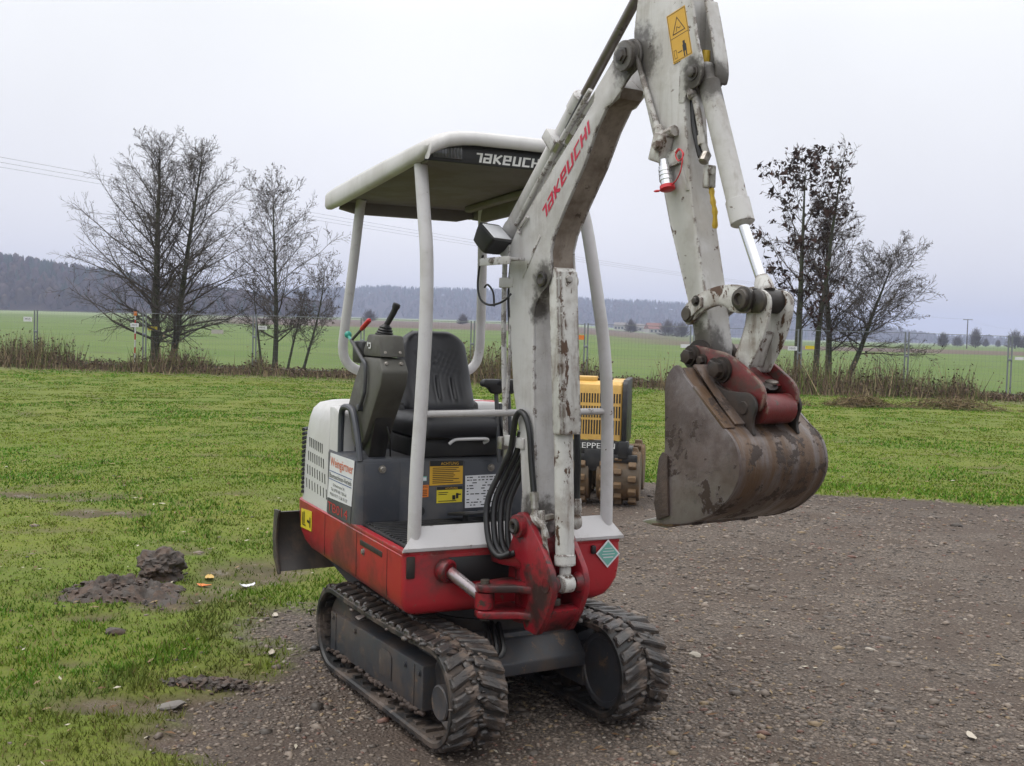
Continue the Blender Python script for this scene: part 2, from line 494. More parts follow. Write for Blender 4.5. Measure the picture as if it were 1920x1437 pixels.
def npmesh(name, V, F, mat, colr=None, smooth_=False):
    me = bpy.data.meshes.new(name)
    V = np.asarray(V, np.float32)
    F = np.asarray(F, np.int32)
    k = F.shape[1]
    me.vertices.add(len(V))
    me.vertices.foreach_set('co', V.ravel())
    me.loops.add(F.size)
    me.loops.foreach_set('vertex_index', F.ravel())
    me.polygons.add(len(F))
    me.polygons.foreach_set('loop_start', np.arange(0, F.size, k, dtype=np.int32))
    me.polygons.foreach_set('loop_total', np.full(len(F), k, np.int32))
    if smooth_:
        me.polygons.foreach_set('use_smooth', np.ones(len(F), bool))
    if colr is not None:
        ca = me.color_attributes.new('Col', 'FLOAT_COLOR', 'POINT')
        c4 = np.ones((len(V), 4), np.float32)
        c4[:, :3] = colr
        ca.data.foreach_set('color', c4.ravel())
    me.update(calc_edges=True)
    me.materials.append(MAT[mat])
    o = bpy.data.objects.new(name, me)
    col.objects.link(o)
    return o

def strip2d(pts, w):
    # polyline -> quads with mitred joints, width w
    P = [Vector((p[0], p[1])) for p in pts]
    L, Rr = [], []
    for i in range(len(P)):
        a = (P[i] - P[i - 1]).normalized() if i else (P[1] - P[0]).normalized()
        b = (P[i + 1] - P[i]).normalized() if i < len(P) - 1 else a
        na, nb = Vector((-a.y, a.x)), Vector((-b.y, b.x))
        m = (na + nb)
        m = m.normalized() if m.length > 1e-6 else na
        k = 1 / max(0.35, m.dot(na))
        L.append(P[i] + m * w / 2 * k)
        Rr.append(P[i] - m * w / 2 * k)
    vs_ = L + Rr
    n = len(P)
    return vs_, [(i, i + 1, n + i + 1, n + i) for i in range(n - 1)]

LOGO = [  # stylised block lettering on the machine: T a K e U C H I
    (0.62, [[(0.0, 0.92), (0.44, 0.92), (0.44, 0.0)]]),
    (0.80, [[(0.02, 0.92), (0.6, 0.92), (0.6, 0.08), (0.08, 0.08), (0.08, 0.5), (0.6, 0.5)]]),
    (0.78, [[(0.08, 1.0), (0.08, 0.0)], [(0.66, 0.98), (0.2, 0.5), (0.66, 0.02)]]),
    (0.80, [[(0.66, 0.08), (0.08, 0.08), (0.08, 0.92), (0.6, 0.92), (0.6, 0.5), (0.16, 0.5)]]),
    (0.80, [[(0.08, 1.0), (0.08, 0.08), (0.6, 0.08), (0.6, 1.0)]]),
    (0.74, [[(0.66, 0.92), (0.08, 0.92), (0.08, 0.08), (0.66, 0.08)]]),
    (0.80, [[(0.08, 1.0), (0.08, 0.0)], [(0.16, 0.5), (0.52, 0.5)], [(0.6, 1.0), (0.6, 0.0)]]),
    (0.22, [[(0.08, 1.0), (0.08, 0.0)]]),
]
def logo(name, fr, o, ex, ey, height, width, mat, parent, shear=0.0, lift=0.0):
    tot = sum(w for w, _ in LOGO)
    sxx = width / tot
    ex, ey, o = Vector(ex), Vector(ey), Vector(o)
    nrm = ex.cross(ey)
    mb = MB(fr)
    x = 0
    j = 0
    for w, strokes in LOGO:
        for st in strokes:
            v2, f2 = strip2d([(p[0] * 0.9, p[1]) for p in st], 0.19)
            vv = []
            for p in v2:
                px_ = (x + p[0] + shear * p[1]) * sxx
                vv.append(o + ex * px_ + ey * (p[1] * height) + nrm * (0.0008 + 0.00025 * (j % 3)))
            mb.add(vv, f2)
            j += 1
        x += w
    return mb.build(name, mat, parent, flat=True)

def text(name, s, fr, o, ex, ey, w, h, mat, parent, lift=0.0012):
    cu_ = bpy.data.curves.new('t', 'FONT')
    cu_.body = s
    cu_.size = 1
    cu_.resolution_u = 3
    ob = bpy.data.objects.new('t', cu_)
    me = bpy.data.meshes.new_from_object(ob)
    bpy.data.objects.remove(ob)
    bpy.data.curves.remove(cu_)
    V = np.array([v.co[:2] for v in me.vertices])
    F = [tuple(p.vertices) for p in me.polygons]
    bpy.data.meshes.remove(me)
    lo, hi = V.min(0), V.max(0)
    V = (V - lo) / (hi - lo)
    ex, ey, o = Vector(ex), Vector(ey), Vector(o)
    nr = ex.cross(ey).normalized() * lift
    mb = MB(fr)
    mb.add([o + ex * (p[0] * w) + ey * (p[1] * h) + nr for p in V], F)
    return mb.build(name, mat, parent, flat=True)

def panel(name, fr, corners, mat, parent, thick=0.0015, label=None):
    # thin sticker from 4 corners (bottom-left, bottom-right, top-right, top-left) facing the viewer
    c = [Vector(p) for p in corners]
    n = (c[1] - c[0]).cross(c[3] - c[0]).normalized() * thick
    mb = MB(fr)
    mb.add([p - n * 0.3 for p in c] + [p + n for p in c], [(3, 2, 1, 0), (4, 5, 6, 7), (0, 1, 5, 4), (1, 2, 6, 5), (2, 3, 7, 6), (3, 0, 4, 7)])
    return mb.build(name, mat, parent, flat=True, label=label)

def bars(name, fr, o, ex, ey, rows, mat, parent, lift=0.002):
    # rows of small print: (x0, x1, y, height)
    ex, ey, o = Vector(ex), Vector(ey), Vector(o)
    n = ex.cross(ey).normalized() * lift
    mb = MB(fr)
    for x0, x1, y, hgt in rows:
        q = [o + ex * a + ey * b + n for a, b in ((x0, y), (x1, y), (x1, y + hgt), (x0, y + hgt))]
        mb.add(q, [(0, 1, 2, 3)])
    return mb.build(name, mat, parent, flat=True)

# ------------------------------------------------------------------ terrain functions
def _h(ix, iy, s):
    n = (ix.astype(np.int64) * 374761393 + iy.astype(np.int64) * 668265263 + s * 982451653) & 0x7fffffff
    n = (n ^ (n >> 13)) * 1274126177 & 0x7fffffff
    return ((n ^ (n >> 16)) & 0xffff) / 65535.0
def vnoise(x, y, s=0):
    x = np.asarray(x, float); y = np.asarray(y, float)
    ix, iy = np.floor(x), np.floor(y)
    fx, fy = x - ix, y - iy
    fx, fy = fx * fx * (3 - 2 * fx), fy * fy * (3 - 2 * fy)
    a, b = _h(ix, iy, s), _h(ix + 1, iy, s)
    c, d = _h(ix, iy + 1, s), _h(ix + 1, iy + 1, s)
    return (a * (1 - fx) + b * fx) * (1 - fy) + (c * (1 - fx) + d * fx) * fy
def fbm(x, y, s=0, o=4):
    t, a, k = 0, 0.5, 1.0
    for i in range(o):
        t = t + a * vnoise(x * k + 17.3 * i, y * k - 9.1 * i, s + i)
        a *= 0.5; k *= 2.03
    return t / (1 - 0.5 ** o)
def sstep(a, b, v):
    t = np.clip((v - a) / (b - a), 0, 1)
    return t * t * (3 - 2 * t)
GPOLY = np.array([(4.0, -3.6), (1.9, -2.1), (0.95, -1.62), (0.227, -1.27), (-0.45, -1.0), (-1.0, -0.75), (-1.55, -0.35), (-2.0, 0.05), (-2.5, 0.5), (-3.7, 1.9),
                  (-5.2, 3.6), (-5.25, 4.6), (-4.1, 6.25), (-2.65, 7.35), (0, 9.2), (6, 13), (30, 30), (30, -10), (12, -9)])
def gravel_sd(x, y):
    # >0 inside the gravel yard
    x = np.asarray(x, float); y = np.asarray(y, float)
    best = np.full(x.shape, 1e9)
    ins = np.zeros(x.shape, bool)
    n = len(GPOLY)
    for i in range(n):
        (x0, y0), (x1, y1) = GPOLY[i], GPOLY[(i + 1) % n]
        dx, dy = x1 - x0, y1 - y0
        t = np.clip(((x - x0) * dx + (y - y0) * dy) / (dx * dx + dy * dy), 0, 1)
        best = np.minimum(best, np.hypot(x - x0 - t * dx, y - y0 - t * dy))
        cond = ((y0 > y) != (y1 > y))
        with np.errstate(divide='ignore', invalid='ignore'):
            xi = x0 + (y - y0) * dx / (dy if dy != 0 else 1e-9)
        ins ^= cond & (x < xi)
    return np.where(ins, best, -best)
def gravel_mask(x, y):
    n = (fbm(x * 1.3, y * 1.3, 5) - 0.5) * 0.9 + (fbm(x * 6, y * 6, 8) - 0.5) * 0.45
    return sstep(-0.10, 0.16, gravel_sd(x, y) + n)
MUDS = [(-6.4, -0.9, 1.4, 0.7), (-5.2, -0.55, 0.6, 0.3), (-2.5, -0.98, 0.30, 0.2), (-2.0, -1.25, 0.25, 0.15), (0.35, -1.75, 0.45, 0.22), (-0.5, -1.45, 0.4, 0.18),
        (-1.2, -1.5, 0.35, 0.2)]
def mud_mask(x, y):
    m = np.zeros(np.shape(x))
    for a, b, ra, rb in MUDS:
        ex = (x - a) * FW2[0] + (y - b) * FW2[1]
        ey = (x - a) * RT2[0] + (y - b) * RT2[1]
        q = np.sqrt((ey / ra) ** 2 + (ex / rb) ** 2)
        m = np.maximum(m, 1 - q)
    sd_ = gravel_sd(x, y)
    m = np.maximum(m, (0.30 * np.exp(-((sd_ + 0.5) / 0.7) ** 2) - 0.02) * (y < 0.4))
    n = (fbm(x * 2.4, y * 2.4, 21) - 0.5) * 1.5
    return 0.85 * sstep(0.15, 0.75, m + n * (m > -0.5))
FP = np.array([-34.6, 2.9]); FD = np.array([0.614, 0.789]); FN = np.array([-0.789, 0.614])
def fence_dist(x, y):
    return (x - FP[0]) * FN[0] + (y - FP[1]) * FN[1]      # >0 beyond the fence
def cam_dl(x, y):
    return (x - CAM.x) * FW2[0] + (y - CAM.y) * FW2[1], (x - CAM.x) * RT2[0] + (y - CAM.y) * RT2[1]
def height(x, y):
    x = np.asarray(x, float); y = np.asarray(y, float)
    g = gravel_mask(x, y)
    lawn = (fbm(x * 0.35, y * 0.35, 1) - 0.5) * 0.10 + (fbm(x * 2.2, y * 2.2, 2) - 0.5) * 0.07
    gr = (fbm(x * 0.8, y * 0.8, 3) - 0.5) * 0.06 + (fbm(x * 5, y * 5, 4) - 0.5) * 0.026
    mach = 1 - sstep(0.75, 1.3, np.hypot(x * 0.72, y))
    rol = 1 - sstep(0.8, 1.3, np.hypot(x + 4.6, y - 3.9))
    z = (lawn * (1 - g) + gr * g) * (1 - mach) * (1 - rol) - 0.02 * mud_mask(x, y)
    d, l = cam_dl(x, y)
    ang = l / np.maximum(d, 1)
    z = z + np.maximum(0, d - 90) * 0.0105 * (1 - sstep(0.02, 0.2, ang)) * (d > 0)
    return z

def axis_vals(a, b, st, gr, lim):
    v = list(np.arange(a, b + 1e-6, st))
    s = st
    while v[-1] < lim:
        s *= gr; v.append(v[-1] + s)
    s = st
    lo = [a]
    while lo[-1] > -lim:
        s *= gr; lo.append(lo[-1] - s)
    return np.array(lo[:0:-1] + v)
gx = axis_vals(-8.5, 4.2, 0.065, 1.085, 3600)
gy = axis_vals(-3.2, 8.6, 0.065, 1.085, 3600)
GX, GY = np.meshgrid(gx, gy, indexing='ij')
GZ = height(GX, GY)
nx_, ny_ = GX.shape
ii = np.arange(nx_ * ny_).reshape(nx_, ny_)
GF = np.stack([ii[:-1, :-1], ii[1:, :-1], ii[1:, 1:], ii[:-1, 1:]], -1).reshape(-1, 4)
dd, ll = cam_dl(GX, GY)
fd = fence_dist(GX, GY)
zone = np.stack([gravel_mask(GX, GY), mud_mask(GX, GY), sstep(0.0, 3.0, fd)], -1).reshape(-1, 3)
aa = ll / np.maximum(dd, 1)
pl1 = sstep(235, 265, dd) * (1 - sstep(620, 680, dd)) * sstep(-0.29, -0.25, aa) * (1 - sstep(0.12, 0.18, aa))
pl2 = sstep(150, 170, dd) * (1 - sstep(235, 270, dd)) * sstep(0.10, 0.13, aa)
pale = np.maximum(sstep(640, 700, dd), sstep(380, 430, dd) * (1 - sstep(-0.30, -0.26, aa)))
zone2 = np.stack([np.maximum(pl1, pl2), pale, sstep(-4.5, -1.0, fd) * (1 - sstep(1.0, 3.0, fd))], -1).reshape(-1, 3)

m, nt, b = newmat('ground')
MAT['ground'] = m
co = nd(nt, 'ShaderNodeTexCoord').outputs['Object']
za = nd(nt, 'ShaderNodeSeparateColor', {0: nd(nt, 'ShaderNodeAttribute', attribute_name='Zone').outputs['Color']})
zb = nd(nt, 'ShaderNodeSeparateColor', {0: nd(nt, 'ShaderNodeAttribute', attribute_name='Zone2').outputs['Color']})
g1 = noise(nt, co, 0.5, 6, 0.6)
g2 = noise(nt, co, 5.0, 8, 0.7)
g3 = noise(nt, co, 38.0, 6, 0.75)
lawn = mixc(nt, mr(nt, g1, 0.35, 0.65), (0.102, 0.160, 0.014), (0.154, 0.180, 0.024))
lawn = mixc(nt, mr(nt, g2, 0.40, 0.68, 0, 0.5), lawn, (0.065, 0.095, 0.012))
lawn = mixc(nt, mr(nt, g3, 0.40, 0.62, 0.1, 0.7), lawn, (0.100, 0.102, 0.028))
field = mixc(nt, mr(nt, noise(nt, co, 0.05, 6), 0.35, 0.65), (0.078, 0.126, 0.024), (0.104, 0.146, 0.036))
lawn = mixc(nt, za.outputs['Blue'], lawn, field)
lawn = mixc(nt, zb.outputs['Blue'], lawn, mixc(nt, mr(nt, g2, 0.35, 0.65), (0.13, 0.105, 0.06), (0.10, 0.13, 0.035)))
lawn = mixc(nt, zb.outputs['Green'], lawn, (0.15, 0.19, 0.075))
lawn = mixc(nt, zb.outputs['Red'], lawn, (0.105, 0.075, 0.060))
vo = nd(nt, 'ShaderNodeTexVoronoi', {'Vector': co, 'Scale': 62.0})
vo2 = nd(nt, 'ShaderNodeTexVoronoi', {'Vector': co, 'Scale': 125.0})
pcol = nd(nt, 'ShaderNodeSeparateColor', {0: vo.outputs['Color']})
peb = mixc(nt, pcol.outputs[0], (0.060, 0.049, 0.041), (0.25, 0.206, 0.168))
peb2 = mixc(nt, nd(nt, 'ShaderNodeSeparateColor', {0: vo2.outputs['Color']}).outputs[1], (0.070, 0.057, 0.049), (0.20, 0.165, 0.138))
peb = mixc(nt, mr(nt, g3, 0.42, 0.55), peb, peb2)
peb = mixc(nt, mr(nt, vo.outputs['Distance'], 0.35, 0.75, 0, 0.7), peb, (0.045, 0.036, 0.030))
damp = mr(nt, noise(nt, co, 1.1, 7, 0.65), 0.42, 0.58)
peb = mixc(nt, mul(nt, damp, 0.6), peb, (0.078, 0.057, 0.045))
peb = mixc(nt, mr(nt, noise(nt, co, 0.35, 4, 0.55), 0.45, 0.60, 0, 0.4), peb, (0.062, 0.047, 0.038))
c = mixc(nt, za.outputs['Red'], lawn, peb)
c = mixc(nt, za.outputs['Green'], c, mixc(nt, mr(nt, g2, 0.4, 0.6), (0.062, 0.046, 0.034), (0.105, 0.072, 0.055)))
nt.links.new(c, b.inputs['Base Color'])
puddle = mul(nt, za.outputs['Green'], mr(nt, g2, 0.50, 0.60))
rgh = mr(nt, puddle, 0.3, 0.9, 0.88, 0.22)
nt.links.new(rgh, b.inputs['Roughness'])
b.inputs['Specular IOR Level'].default_value = 0.2
hh = mul(nt, mul(nt, mr(nt, vo.outputs['Distance'], 0.0, 0.7, 1.0, 0.0), za.outputs['Red']), mul(nt, g3, 0.8), 'ADD')
bp = nd(nt, 'ShaderNodeBump', {'Height': hh, 'Strength': 0.7, 'Distance': 0.012})
nt.links.new(bp.outputs[0], b.inputs['Normal'])
ground = npmesh('ground', np.stack([GX, GY, GZ], -1).reshape(-1, 3), GF, 'ground', None, True)
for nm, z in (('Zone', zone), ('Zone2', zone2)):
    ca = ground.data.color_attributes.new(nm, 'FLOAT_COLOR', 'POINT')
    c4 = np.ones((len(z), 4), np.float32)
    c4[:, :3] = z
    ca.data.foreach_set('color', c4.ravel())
ground['kind'] = 'structure'

# ------------------------------------------------------------------ hills and far forest
FPX = 2073.48
def hor(x):
    return 622 + 0.0263 * (x - 960)
def az_point(x, d):
    v = FW2 + RT2 * ((x - 960) / FPX)
    return np.array([CAM.x, CAM.y]) + v * d
def ridge(name, fname, d, depth, prof, treeh, ntree, conifer, cdark, cbare, seed):
    g = np.random.default_rng(seed)
    px_ = np.array([p[0] for p in prof], float); py_ = np.array([p[1] for p in prof], float)
    xs = np.linspace(px_[0], px_[-1], 150)
    top = 1.56 + (hor(xs) - np.interp(xs, px_, py_)) / FPX * d - treeh * 0.8
    rows = 7
    V, Z = [], []
    for k in range(rows):
        t = k / (rows - 1)
        dk = d - depth * (1 - t)
        for i, x in enumerate(xs):
            p = az_point(x, dk)
            zb_ = float(height(p[0], p[1])) - 0.5
            z = zb_ + max(0.0, top[i] - zb_) * (math.sin(t * math.pi / 2) if t < 1 else 1)
            V.append((p[0], p[1], z))
    for i, x in enumerate(xs):
        p = az_point(x, d + depth)
        V.append((p[0], p[1], -2.0))
    rows += 1
    n = len(xs)
    idx = np.arange(rows * n).reshape(rows, n)
    F = np.stack([idx[:-1, :-1], idx[:-1, 1:], idx[1:, 1:], idx[1:, :-1]], -1).reshape(-1, 4)
    V = np.array(V)
    o = npmesh(name, V, F, 'forest_mass', np.tile(np.array(cbare) * 0.8, (len(V), 1)), True)
    o['kind'] = 'structure'
    # trees
    VV, FF, CC = [], [], []
    grid = V[: (rows - 1) * n].reshape(rows - 1, n, 3)
    off = 0
    for q in range(ntree):
        u = g.uniform(0, n - 1.001); w = (rows - 2) * (1 - g.uniform(0, 1) ** 1.6 * 1.0)
        if q % 3 == 0:
            w = rows - 2.001 - g.uniform(0, 0.25)
        w = min(w, rows - 2.001)
        i, k = int(u), int(w)
        fu, fk = u - i, w - k
        p = (grid[k, i] * (1 - fu) + grid[k, i + 1] * fu) * (1 - fk) + (grid[k + 1, i] * (1 - fu) + grid[k + 1, i + 1] * fu) * fk
        con = g.uniform() < conifer * (0.35 + 0.9 * w / (rows - 2))
        hgt = treeh * g.uniform(0.55, 1.15)
        if con:
            r = hgt * g.uniform(0.15, 0.24); a0 = g.uniform(0, 6)
            ring = []
            for zz, rr in ((0.12, 1.0), (0.45, 0.62)):
                for s in range(5):
                    a = a0 + s * 1.2566
                    k2 = g.uniform(0.75, 1.2)
                    ring.append((p[0] + r * rr * k2 * math.cos(a), p[1] + r * rr * k2 * math.sin(a), p[2] + hgt * zz))
            ring.append((p[0], p[1], p[2] + hgt))
            VV += ring
            for s in range(5):
                s2 = (s + 1) % 5
                FF += [(off + s, off + s2, off + 5 + s2), (off + s, off + 5 + s2, off + 5 + s), (off + 5 + s, off + 5 + s2, off + 10)]
            cc = np.array(cdark) * g.uniform(0.7, 1.25)
            CC += [cc] * 11
            off += 11
        else:
            r = hgt * g.uniform(0.28, 0.42)
            ring = []
            for zz, rr in ((0.15, 0.55), (0.5, 1.0), (0.82, 0.6)):
                for s in range(6):
                    a = s * 1.0472 + zz * 3
                    k2 = g.uniform(0.65, 1.25)
                    ring.append((p[0] + r * rr * k2 * math.cos(a), p[1] + r * rr * k2 * math.sin(a), p[2] + hgt * (zz + g.uniform(-.06, .06))))
            ring.append((p[0], p[1], p[2] + hgt))
            VV += ring
            for s in range(6):
                s2 = (s + 1) % 6
                for l0 in (0, 6):
                    FF += [(off + l0 + s, off + l0 + s2, off + l0 + 6 + s2), (off + l0 + s, off + l0 + 6 + s2, off + l0 + 6 + s)]
                FF.append((off + 12 + s, off + 12 + s2, off + 18))
            cc = np.array(cbare) * g.uniform(0.65, 1.3) * np.array([1, g.uniform(0.9, 1.05), g.uniform(0.85, 1.1)])
            CC += [cc] * 19
            off += 19
    f = npmesh(fname, VV, FF, 'forest_mass', np.array(CC))
    tag(f, None, None, None, 'stuff')
    return f
f1 = ridge('hill', 'forest', 1000, 240, [(-2600, 470), (-1800, 446), (-1000, 452), (-500, 458), (-200, 470), (0, 482), (60, 490), (110, 498), (160, 506), (250, 520), (350, 535), (450, 550), (540, 570), (620, 594)],
           13, 11000, 0.75, (0.016, 0.030, 0.020), (0.055, 0.042, 0.036), 3)
f1['label'] = 'dark mixed forest covering the nearer hill behind the tall bare trees'; f1['category'] = 'forest'
f2 = ridge('hill', 'forest', 2200, 420, [(250, 566), (430, 552), (520, 546), (650, 540), (720, 538), (780, 542), (860, 543), (940, 545), (1020, 556), (1120, 563), (1210, 566), (1290, 571),
           (1400, 578), (1500, 590), (1600, 604), (1700, 622), (1800, 638), (1950, 643), (2600, 640), (3400, 628)], 16, 13000, 0.85, (0.018, 0.030, 0.024), (0.05, 0.043, 0.04), 4)
f2['label'] = 'pale blue conifer forest on the long distant ridge beyond the fields'; f2['category'] = 'forest'

# ------------------------------------------------------------------ grass, gravel, weeds (uncountable ground cover)
def fan(n, d0, d1, half):
    d = d0 * (d1 / d0) ** nrg.random(n)
    a = nrg.uniform(-half, half, n)
    k = n * 3 // 4                     # the rest is spread thinner, well past both sides of the view
    a[k:] = np.where(nrg.random(n - k) < 0.5, -1, 1) * nrg.uniform(half, half * 1.9, n - k)
    px_, py_ = CAM.x + d * (FW2[0] * np.cos(a) + RT2[0] * np.sin(a)), CAM.y + d * (FW2[1] * np.cos(a) + RT2[1] * np.sin(a))
    return px_, py_, d
gxp, gyp, gd = fan(800000, 2.3, 37, 0.50)
gm = gravel_mask(gxp, gyp); mm = mud_mask(gxp, gyp)
cl1 = fbm(gxp * 1.1, gyp * 1.1, 31); cl2 = fbm(gxp * 7, gyp * 7, 32)
fdd = fence_dist(gxp, gyp)
keep = (nrg.random(len(gxp)) < (1 - gm) ** 1.1 * (1 - mm) * np.maximum(np.clip(0.30 + 1.5 * (cl2 - 0.30), 0.1, 1), sstep(6, 13, gd))) & (fdd < 0)
gxp, gyp, gd, cl1, cl2 = gxp[keep], gyp[keep], gd[keep], cl1[keep], cl2[keep]
n = len(gxp)
gz = height(gxp, gyp)
lush = np.maximum(sstep(0.52, 0.68, fbm(gxp * 0.9, gyp * 0.9, 40)), 0.9 * np.exp(-((gravel_sd(gxp, gyp) + 0.5) / 0.7) ** 2) * (gyp > 3))
near_edge = np.exp(-(gravel_sd(gxp, gyp) / 0.7) ** 2)
hgt = (0.007 + 0.011 * nrg.random(n) + 0.022 * lush * nrg.random(n) ** 1.5 + 0.022 * near_edge * nrg.random(n)) * (0.8 + 0.4 * (cl2 > 0.5))
wid = np.maximum(0.0019, 0.00068 * gd) * nrg.uniform(0.7, 1.5, n)
an = nrg.uniform(0, 2 * np.pi, n)
le = hgt * nrg.uniform(0.2, 1.1, n); la = nrg.uniform(0, 2 * np.pi, n)
bx, by = np.cos(an) * wid, np.sin(an) * wid
V = np.zeros((n, 3, 3))
V[:, 0] = np.stack([gxp - bx, gyp - by, gz - 0.004], -1)
V[:, 1] = np.stack([gxp + bx, gyp + by, gz - 0.004], -1)
V[:, 2] = np.stack([gxp + le * np.cos(la), gyp + le * np.sin(la), gz + hgt], -1)
green = np.array([0.094, 0.176, 0.014]); lushc = np.array([0.064, 0.180, 0.014]); yel = np.array([0.172, 0.212, 0.027]); brn = np.array([0.20, 0.15, 0.07])
tx = fbm(gxp * 0.45, gyp * 0.45, 50)
t = 0.75 * sstep(0.42, 0.66, tx + 0.12 * (nrg.random(n) - 0.5))[:, None]
C = green * (1 - t) + yel * t * 0.9 + green * t * 0.1
C = C * (1 - 0.7 * lush[:, None]) + lushc * 0.7 * lush[:, None]
pick = nrg.random(n)
C = np.where((pick < 0.18)[:, None], yel, C)
C = np.where((pick > 0.94)[:, None], brn, C)
worn = sstep(0.42, 0.62, fbm(gxp * 1.8, gyp * 1.8, 77)) * np.exp(-np.clip(-gravel_sd(gxp, gyp), 0, 99) / 1.6) * (gyp < 1.5)
C = C * (1 - 0.6 * worn[:, None]) + np.array([0.105, 0.090, 0.036]) * 0.6 * worn[:, None]
broad = 0.80 + 0.40 * fbm(gxp * 0.28, gyp * 0.28, 78)
C = C * nrg.uniform(0.86, 1.15, (n, 1)) * broad[:, None]
go = npmesh('grass', V.reshape(-1, 3), np.arange(3 * n).reshape(-1, 3), 'grass_blades', np.repeat(C, 3, 0))
tag(go, 'short patchy winter lawn of green and yellowish blades around the gravel', 'grass', None, 'stuff')

# gravel
sxp, syp, sdv = fan(200000, 1.7, 13.5, 0.47)
gm = gravel_mask(sxp, syp)
keep = nrg.random(len(sxp)) < gm * 0.95 * np.clip(0.35 + 1.6 * (fbm(sxp * 1.7, syp * 1.7, 61) - 0.33), 0.15, 1) + 0.004
sxp, syp, sdv = sxp[keep], syp[keep], sdv[keep]
n = len(sxp)
octv = np.array([(1, 0, 0), (0, 1, 0), (-1, 0, 0), (0, -1, 0), (0, 0, 1), (0.72, 0.72, 0.45), (-0.72, 0.7, 0.45), (-0.7, -0.72, 0.45), (0.7, -0.7, 0.45)])
octf = np.array([(0, 5, 8), (1, 6, 5), (2, 7, 6), (3, 8, 7), (5, 4, 8), (6, 4, 5), (7, 4, 6), (8, 4, 7), (0, 1, 5), (1, 2, 6), (2, 3, 7), (3, 0, 8)])
size = (0.0026 + 0.0080 * nrg.random(n) ** 2.2) * (0.75 + 0.12 * sdv)
size = np.where(nrg.random(n) < 0.02, size * nrg.uniform(1.6, 2.6, n), size)
rot = nrg.uniform(0, 2 * np.pi, n)
sc_ = np.stack([nrg.uniform(0.8, 1.5, n), nrg.uniform(0.7, 1.1, n), nrg.uniform(0.4, 0.75, n)], -1) * size[:, None]
P = octv[None] * nrg.uniform(0.75, 1.2, (n, 9, 3)) * sc_[:, None]
ca_, sa_ = np.cos(rot)[:, None], np.sin(rot)[:, None]
V = np.stack([P[..., 0] * ca_ - P[..., 1] * sa_ + sxp[:, None], P[..., 0] * sa_ + P[..., 1] * ca_ + syp[:, None], P[..., 2] + (height(sxp, syp))[:, None]], -1)
F = (octf[None] + (np.arange(n) * 9)[:, None, None]).reshape(-1, 3)
k = nrg.random(n)[:, None]
C = np.array([0.048, 0.039, 0.032]) * (1 - k) + np.array([0.215, 0.170, 0.134]) * k
pk = nrg.random(n)
C = np.where((pk < 0.010)[:, None], np.array([0.33, 0.29, 0.24]), C)
C = np.where((pk > 0.93)[:, None], np.array([0.20, 0.145, 0.085]), C)
C = np.where(((pk > 0.89) & (pk < 0.93))[:, None], np.array([0.14, 0.075, 0.055]), C)
so = npmesh('gravel', V.reshape(-1, 3), F, 'stones', np.repeat(C, 9, 0))
tag(so, 'loose crushed gravel stones scattered over the yard', 'gravel', None, 'stuff')

# dead leaf bits and straw flecks
fx_, fy_, fdv = fan(2600, 2.4, 14, 0.5)
kp = nrg.random(len(fx_)) < np.where(gravel_sd(fx_, fy_) > 0, 0.35, 0.9)
fx_, fy_, fdv = fx_[kp], fy_[kp], fdv[kp]
n = len(fx_)
fz = height(fx_, fy_) + np.where(gravel_sd(fx_, fy_) > 0, 0.006, 0.016)
sz = nrg.uniform(0.005, 0.014, n) * (0.8 + 0.05 * fdv)
an = nrg.uniform(0, 6.28, n)
dx_, dy_ = np.cos(an) * sz, np.sin(an) * sz
el_ = nrg.uniform(1.0, 2.6, n)
V = np.stack([np.stack([fx_ - dx_ * el_, fy_ - dy_ * el_, fz], -1), np.stack([fx_ - dy_ * 0.5, fy_ + dx_ * 0.5, fz + sz * 0.4], -1),
              np.stack([fx_ + dx_ * el_, fy_ + dy_ * el_, fz + sz * nrg.uniform(0, 0.8, n)], -1), np.stack([fx_ + dy_ * 0.5, fy_ - dx_ * 0.5, fz + sz * 0.1], -1)], 1)
k = nrg.random((n, 1))
C = np.where(k < 0.5, np.array([[0.22, 0.16, 0.09]]), np.where(k < 0.85, np.array([[0.13, 0.075, 0.04]]), np.array([[0.42, 0.38, 0.30]])))
lf = npmesh('leaf_litter', V.reshape(-1, 3), np.arange(4 * n).reshape(-1, 4), 'dead_leaves', np.repeat(C, 4, 0))
tag(lf, 'scattered bits of dead leaves and straw on lawn and gravel', 'leaf litter', None, 'stuff')

# dry weeds along the fence
n = 30000
s = nrg.uniform(-9, 36, n)
off = -np.abs(nrg.normal(0, 0.9, n)) + nrg.uniform(-0.3, 1.0, n)
wx, wy = FP[0] + FD[0] * s + FN[0] * off, FP[1] + FD[1] * s + FN[1] * off
clump = fbm(s * 0.55, off * 0.3, 71)
hh_ = (0.06 + 0.22 * nrg.random(n)) + 1.15 * sstep(0.44, 0.68, clump) * nrg.random(n) ** 1.3
hh_ *= np.where((s > 24) & (nrg.random(n) < 0.5), 0.6, 1.0)
ww = nrg.uniform(0.006, 0.02, n)
an = nrg.uniform(0, 6.28, n); le = hh_ * nrg.uniform(0.05, 0.55, n); la = nrg.uniform(0, 6.28, n)
wz = height(wx, wy)
V = np.zeros((n, 3, 3))
V[:, 0] = np.stack([wx - np.cos(an) * ww, wy - np.sin(an) * ww, wz], -1)
V[:, 1] = np.stack([wx + np.cos(an) * ww, wy + np.sin(an) * ww, wz], -1)
V[:, 2] = np.stack([wx + le * np.cos(la), wy + le * np.sin(la), wz + hh_], -1)
k = nrg.random((n, 1))
C = np.where(k < 0.45, np.array([[0.14, 0.10, 0.068]]), np.where(k < 0.75, np.array([[0.26, 0.205, 0.12]]), np.array([[0.11, 0.14, 0.04]]))) * nrg.uniform(0.6, 1.3, (n, 1))
nl = 34000
